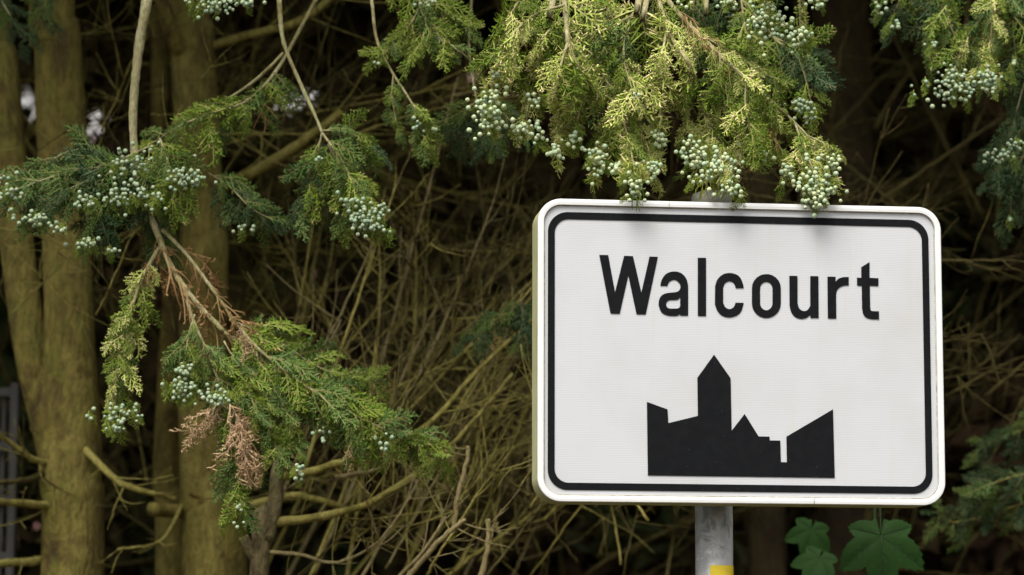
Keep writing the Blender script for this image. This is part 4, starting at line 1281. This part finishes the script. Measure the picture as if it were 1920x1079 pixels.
# ------------------------------------------------------------------ sycamore plant low right
m, nt, b = material('sycamore_leaf', .6, .1)
v = objcoord(nt)
c = ramp(nt, noise(nt, 18, 4, .6, v), [(.3, (.010, .034, .005)), (.7, (.018, .052, .008))])  # leaf green darkened, shade is put into the colour
nt.links.new(c, b.inputs['Base Color'])
bump(nt, b, noise(nt, 90, 3, .5, v), .25, .004)
M['leaf'] = m
m, nt, b = material('leaf_vein', .6, .3)
nt.links.new(ramp(nt, noise(nt, 30, 2, .5, objcoord(nt)), [(.3, (.011, .031, .006)), (.7, (.018, .045, .009))]), b.inputs['Base Color'])
M['vein'] = m


def leaf_outline(rs):
    lobes = [(0, 1.0, .20), (52, .92, .19), (-52, .92, .19), (108, .58, .2), (-108, .58, .2)]
    pts = []
    for k in range(181):
        th = -168 + 336 * k / 180
        r = .30
        for a, R, wd in lobes:
            dd = abs(th - a)
            half = 38 if abs(a) < 90 else 46
            if dd < half:
                r = max(r, .42 * R + .58 * R * (1 - dd / half) ** .85)
        r *= 1 - .07 * (abs(((th * 1.0 + 6) / 7.5) % 1 - .5) * 2) * (1 if r > .4 else .5)
        pts.append((r * math.cos(math.radians(th)), r * math.sin(math.radians(th))))
    return pts


def leaf(parent, base, tip_dir, normal, size, seed):
    rs = np.random.default_rng(seed)
    out = leaf_outline(rs)
    g = Geo()
    rings = 5
    V = [(0, 0, 0)]
    def zf(x, y):
        r = math.hypot(x, y)
        th = math.atan2(y, x)
        return -.22 * r * r + .05 * abs(math.sin(th * 180 / math.pi / 52 * math.pi)) * r + .02 * math.sin(6 * x + seed) * r
    for k in range(1, rings + 1):
        q = k / rings
        for x, y in out:
            V.append((x * q, y * q, zf(x * q, y * q)))
    n = len(out)
    F = [(0, 1 + i, 2 + i) for i in range(n - 1)]
    for k in range(rings - 1):
        for i in range(n - 1):
            a = 1 + k * n + i
            F.append((a, a + n, a + n + 1, a + 1))
    g.add(V, F)
    me = g.mesh('leaf', M['leaf'], True)
    o = bpy.data.objects.new('leaf', me)
    COL.objects.link(o)
    Mw = frame(tip_dir, normal, base, size)
    put(o, parent, Mw)
    gv = Geo()
    for a, R in ((0, .95), (52, .85), (-52, .85), (108, .5), (-108, .5)):
        c_, s_ = math.cos(math.radians(a)), math.sin(math.radians(a))
        P = [(c_ * R * t, s_ * R * t, zf(c_ * R * t, s_ * R * t) + .004) for t in np.linspace(0, 1, 7)]
        gv.tube(P, np.linspace(.011, .003, 7), 4)
        for t in (.3, .45, .6, .75):
            for sgn in (-1, 1):
                a2 = math.radians(a + sgn * 42)
                x0, y0 = c_ * R * t, s_ * R * t
                Q = [(x0 + math.cos(a2) * u, y0 + math.sin(a2) * u, zf(x0 + math.cos(a2) * u, y0 + math.sin(a2) * u) + .003) for u in np.linspace(0, .2 * R * (1 - t * .5), 4)]
                gv.tube(Q, np.linspace(.005, .002, 4), 3)
    vo = bpy.data.objects.new('leaf_vein', gv.mesh('leaf_vein', M['vein'], True))
    COL.objects.link(vo)
    put(vo, o, Mw)
    return o


YL = .62
plant = empty('sycamore_plant', (at(1640, 1079, YL).x, YL + .1, ground_z(0, .5)), 'young sycamore with broad dark green lobed leaves below the sign', 'plant')
g = Geo()
stem_top = at(1640, 900, YL + .12)
sp_pts = smooth_path([(stem_top.x + .05, YL + .15, .1), (stem_top.x + .02, YL + .14, 1.0), (stem_top.x, YL + .12, 1.7), stem_top], 6)
g.tube(sp_pts, np.linspace(.007, .003, len(sp_pts)), 8)
for (bx, by) in ((1652, 1004),):
    q = at(bx, by, YL)
    P = smooth_path([np.array(stem_top) - [0, 0, .02], (np.array(stem_top) + np.array(q)) / 2 + [0, -.02, .06], np.array(q)], 6)
    g.tube(P, np.linspace(.0022, .0014, len(P)), 6)
g.build('stem', M['vein'], plant)
leaf(plant, at(1652, 1004, YL), (.02, -.25, -1), (0, -1, .25), px_m(112, YL), 1)
leaf(plant, at(1522, 992, YL + .35), (-.25, -.2, -1), (.2, -1, .4), px_m(66, YL), 2)
leaf(plant, at(1536, 1046, YL + .30), (-.5, -.3, -.8), (-.2, -1, .5), px_m(66, YL), 3)

# ------------------------------------------------------------------ wooden frame fence at the left edge
YF = 2.1
m, nt, b = material('weathered_grey_wood', .85, .15)
nt.links.new(ramp(nt, noise(nt, 8, 6, .7, objcoord(nt, (6, 6, .6))), [(.3, (.06, .057, .05)), (.7, (.12, .115, .105))]), b.inputs['Base Color'])
fence = empty('garden_gate', (at(0, 1079, YF).x, YF, ground_z(0, YF)), 'weathered grey slatted garden gate low at the left edge', 'gate')
def box(g, a, b_):
    x0, y0, z0 = a
    x1, y1, z1 = b_
    g.add([(x0, y0, z0), (x1, y0, z0), (x1, y1, z0), (x0, y1, z0), (x0, y0, z1), (x1, y0, z1), (x1, y1, z1), (x0, y1, z1)],
          [(0, 3, 2, 1), (4, 5, 6, 7), (0, 1, 5, 4), (1, 2, 6, 5), (2, 3, 7, 6), (3, 0, 4, 7)])
zt = at(10, 718, YF).z
xr_ = at(32, 800, YF).x
for x in (xr_ - px_m(14, YF), xr_ - px_m(160, YF)):
    g = Geo(); box(g, (x, YF, .35), (x + px_m(14, YF), YF + .04, zt)); g.build('gate_post', m, fence, False)
for py in (727, 830, 930, 1035):
    z = at(10, py, YF).z
    g = Geo(); box(g, (xr_ - px_m(146, YF), YF + .004, z - .022), (xr_ - px_m(14.5, YF), YF + .032, z)); g.build('rail', m, fence, False)
for k in range(6):
    x = xr_ - px_m(34 + 20 * k, YF)
    g = Geo(); box(g, (x, YF + .034, .5), (x + px_m(8, YF), YF + .05, zt - .03)); g.build('slat', m, fence, False)

# ------------------------------------------------------------------ house glimpsed through the gaps
YB = 13.0
house = empty('house', (0, YB, 0), 'pale house with pink tiled wing glimpsed through gaps behind the trunks', 'house')
def plain(name, stops, scale=3):
    m, nt, b = material(name, .85, .2)
    nt.links.new(ramp(nt, noise(nt, scale, 5, .6, objcoord(nt)), stops), b.inputs['Base Color'])
    return m
mw_ = plain('white_render', [(.3, (.40, .39, .385)), (.7, (.47, .46, .455))])
mr_ = plain('pink_tiles', [(.3, (.12, .075, .062)), (.7, (.16, .10, .085))], 9)
mb_ = plain('pink_brick', [(.3, (.2, .10, .085)), (.7, (.27, .15, .13))], 9)
mg_ = plain('window_glass', [(.3, (.05, .06, .07)), (.7, (.09, .10, .11))])
zp = at(500, 262, YB).z
xw = at(858, 100, YB).x
g = Geo(); box(g, (at(-500, 200, YB).x, YB, zp), (xw, YB + 6, 6.5)); g.build('wall', mw_, house, False)
g = Geo(); box(g, (at(-500, 200, YB).x - .02, YB - .03, -.1), (at(2300, 200, YB).x, YB + 6, zp)); g.build('plinth', mb_, house, False)
g = Geo()
x0, x1 = xw, at(2300, 100, YB).x
g.add([(x0, YB - .3, zp + .002), (x1, YB - .3, zp + .002), (x1, YB + 3, zp + 2.4), (x0, YB + 3, zp + 2.4), (x0, YB - .3, zp + .12), (x1, YB - .3, zp + .12), (x1, YB + 3, zp + 2.52), (x0, YB + 3, zp + 2.52)],
      [(0, 3, 2, 1), (4, 5, 6, 7), (0, 1, 5, 4), (1, 2, 6, 5), (2, 3, 7, 6), (3, 0, 4, 7)])
g.build('roof', mr_, house, False)
for px in (-100, 330, 690):
    x = at(px, 150, YB).x
    g = Geo(); box(g, (x - .35, YB - .02, zp + .5), (x + .35, YB + .02, zp + 1.7)); g.build('window', mg_, house, False)
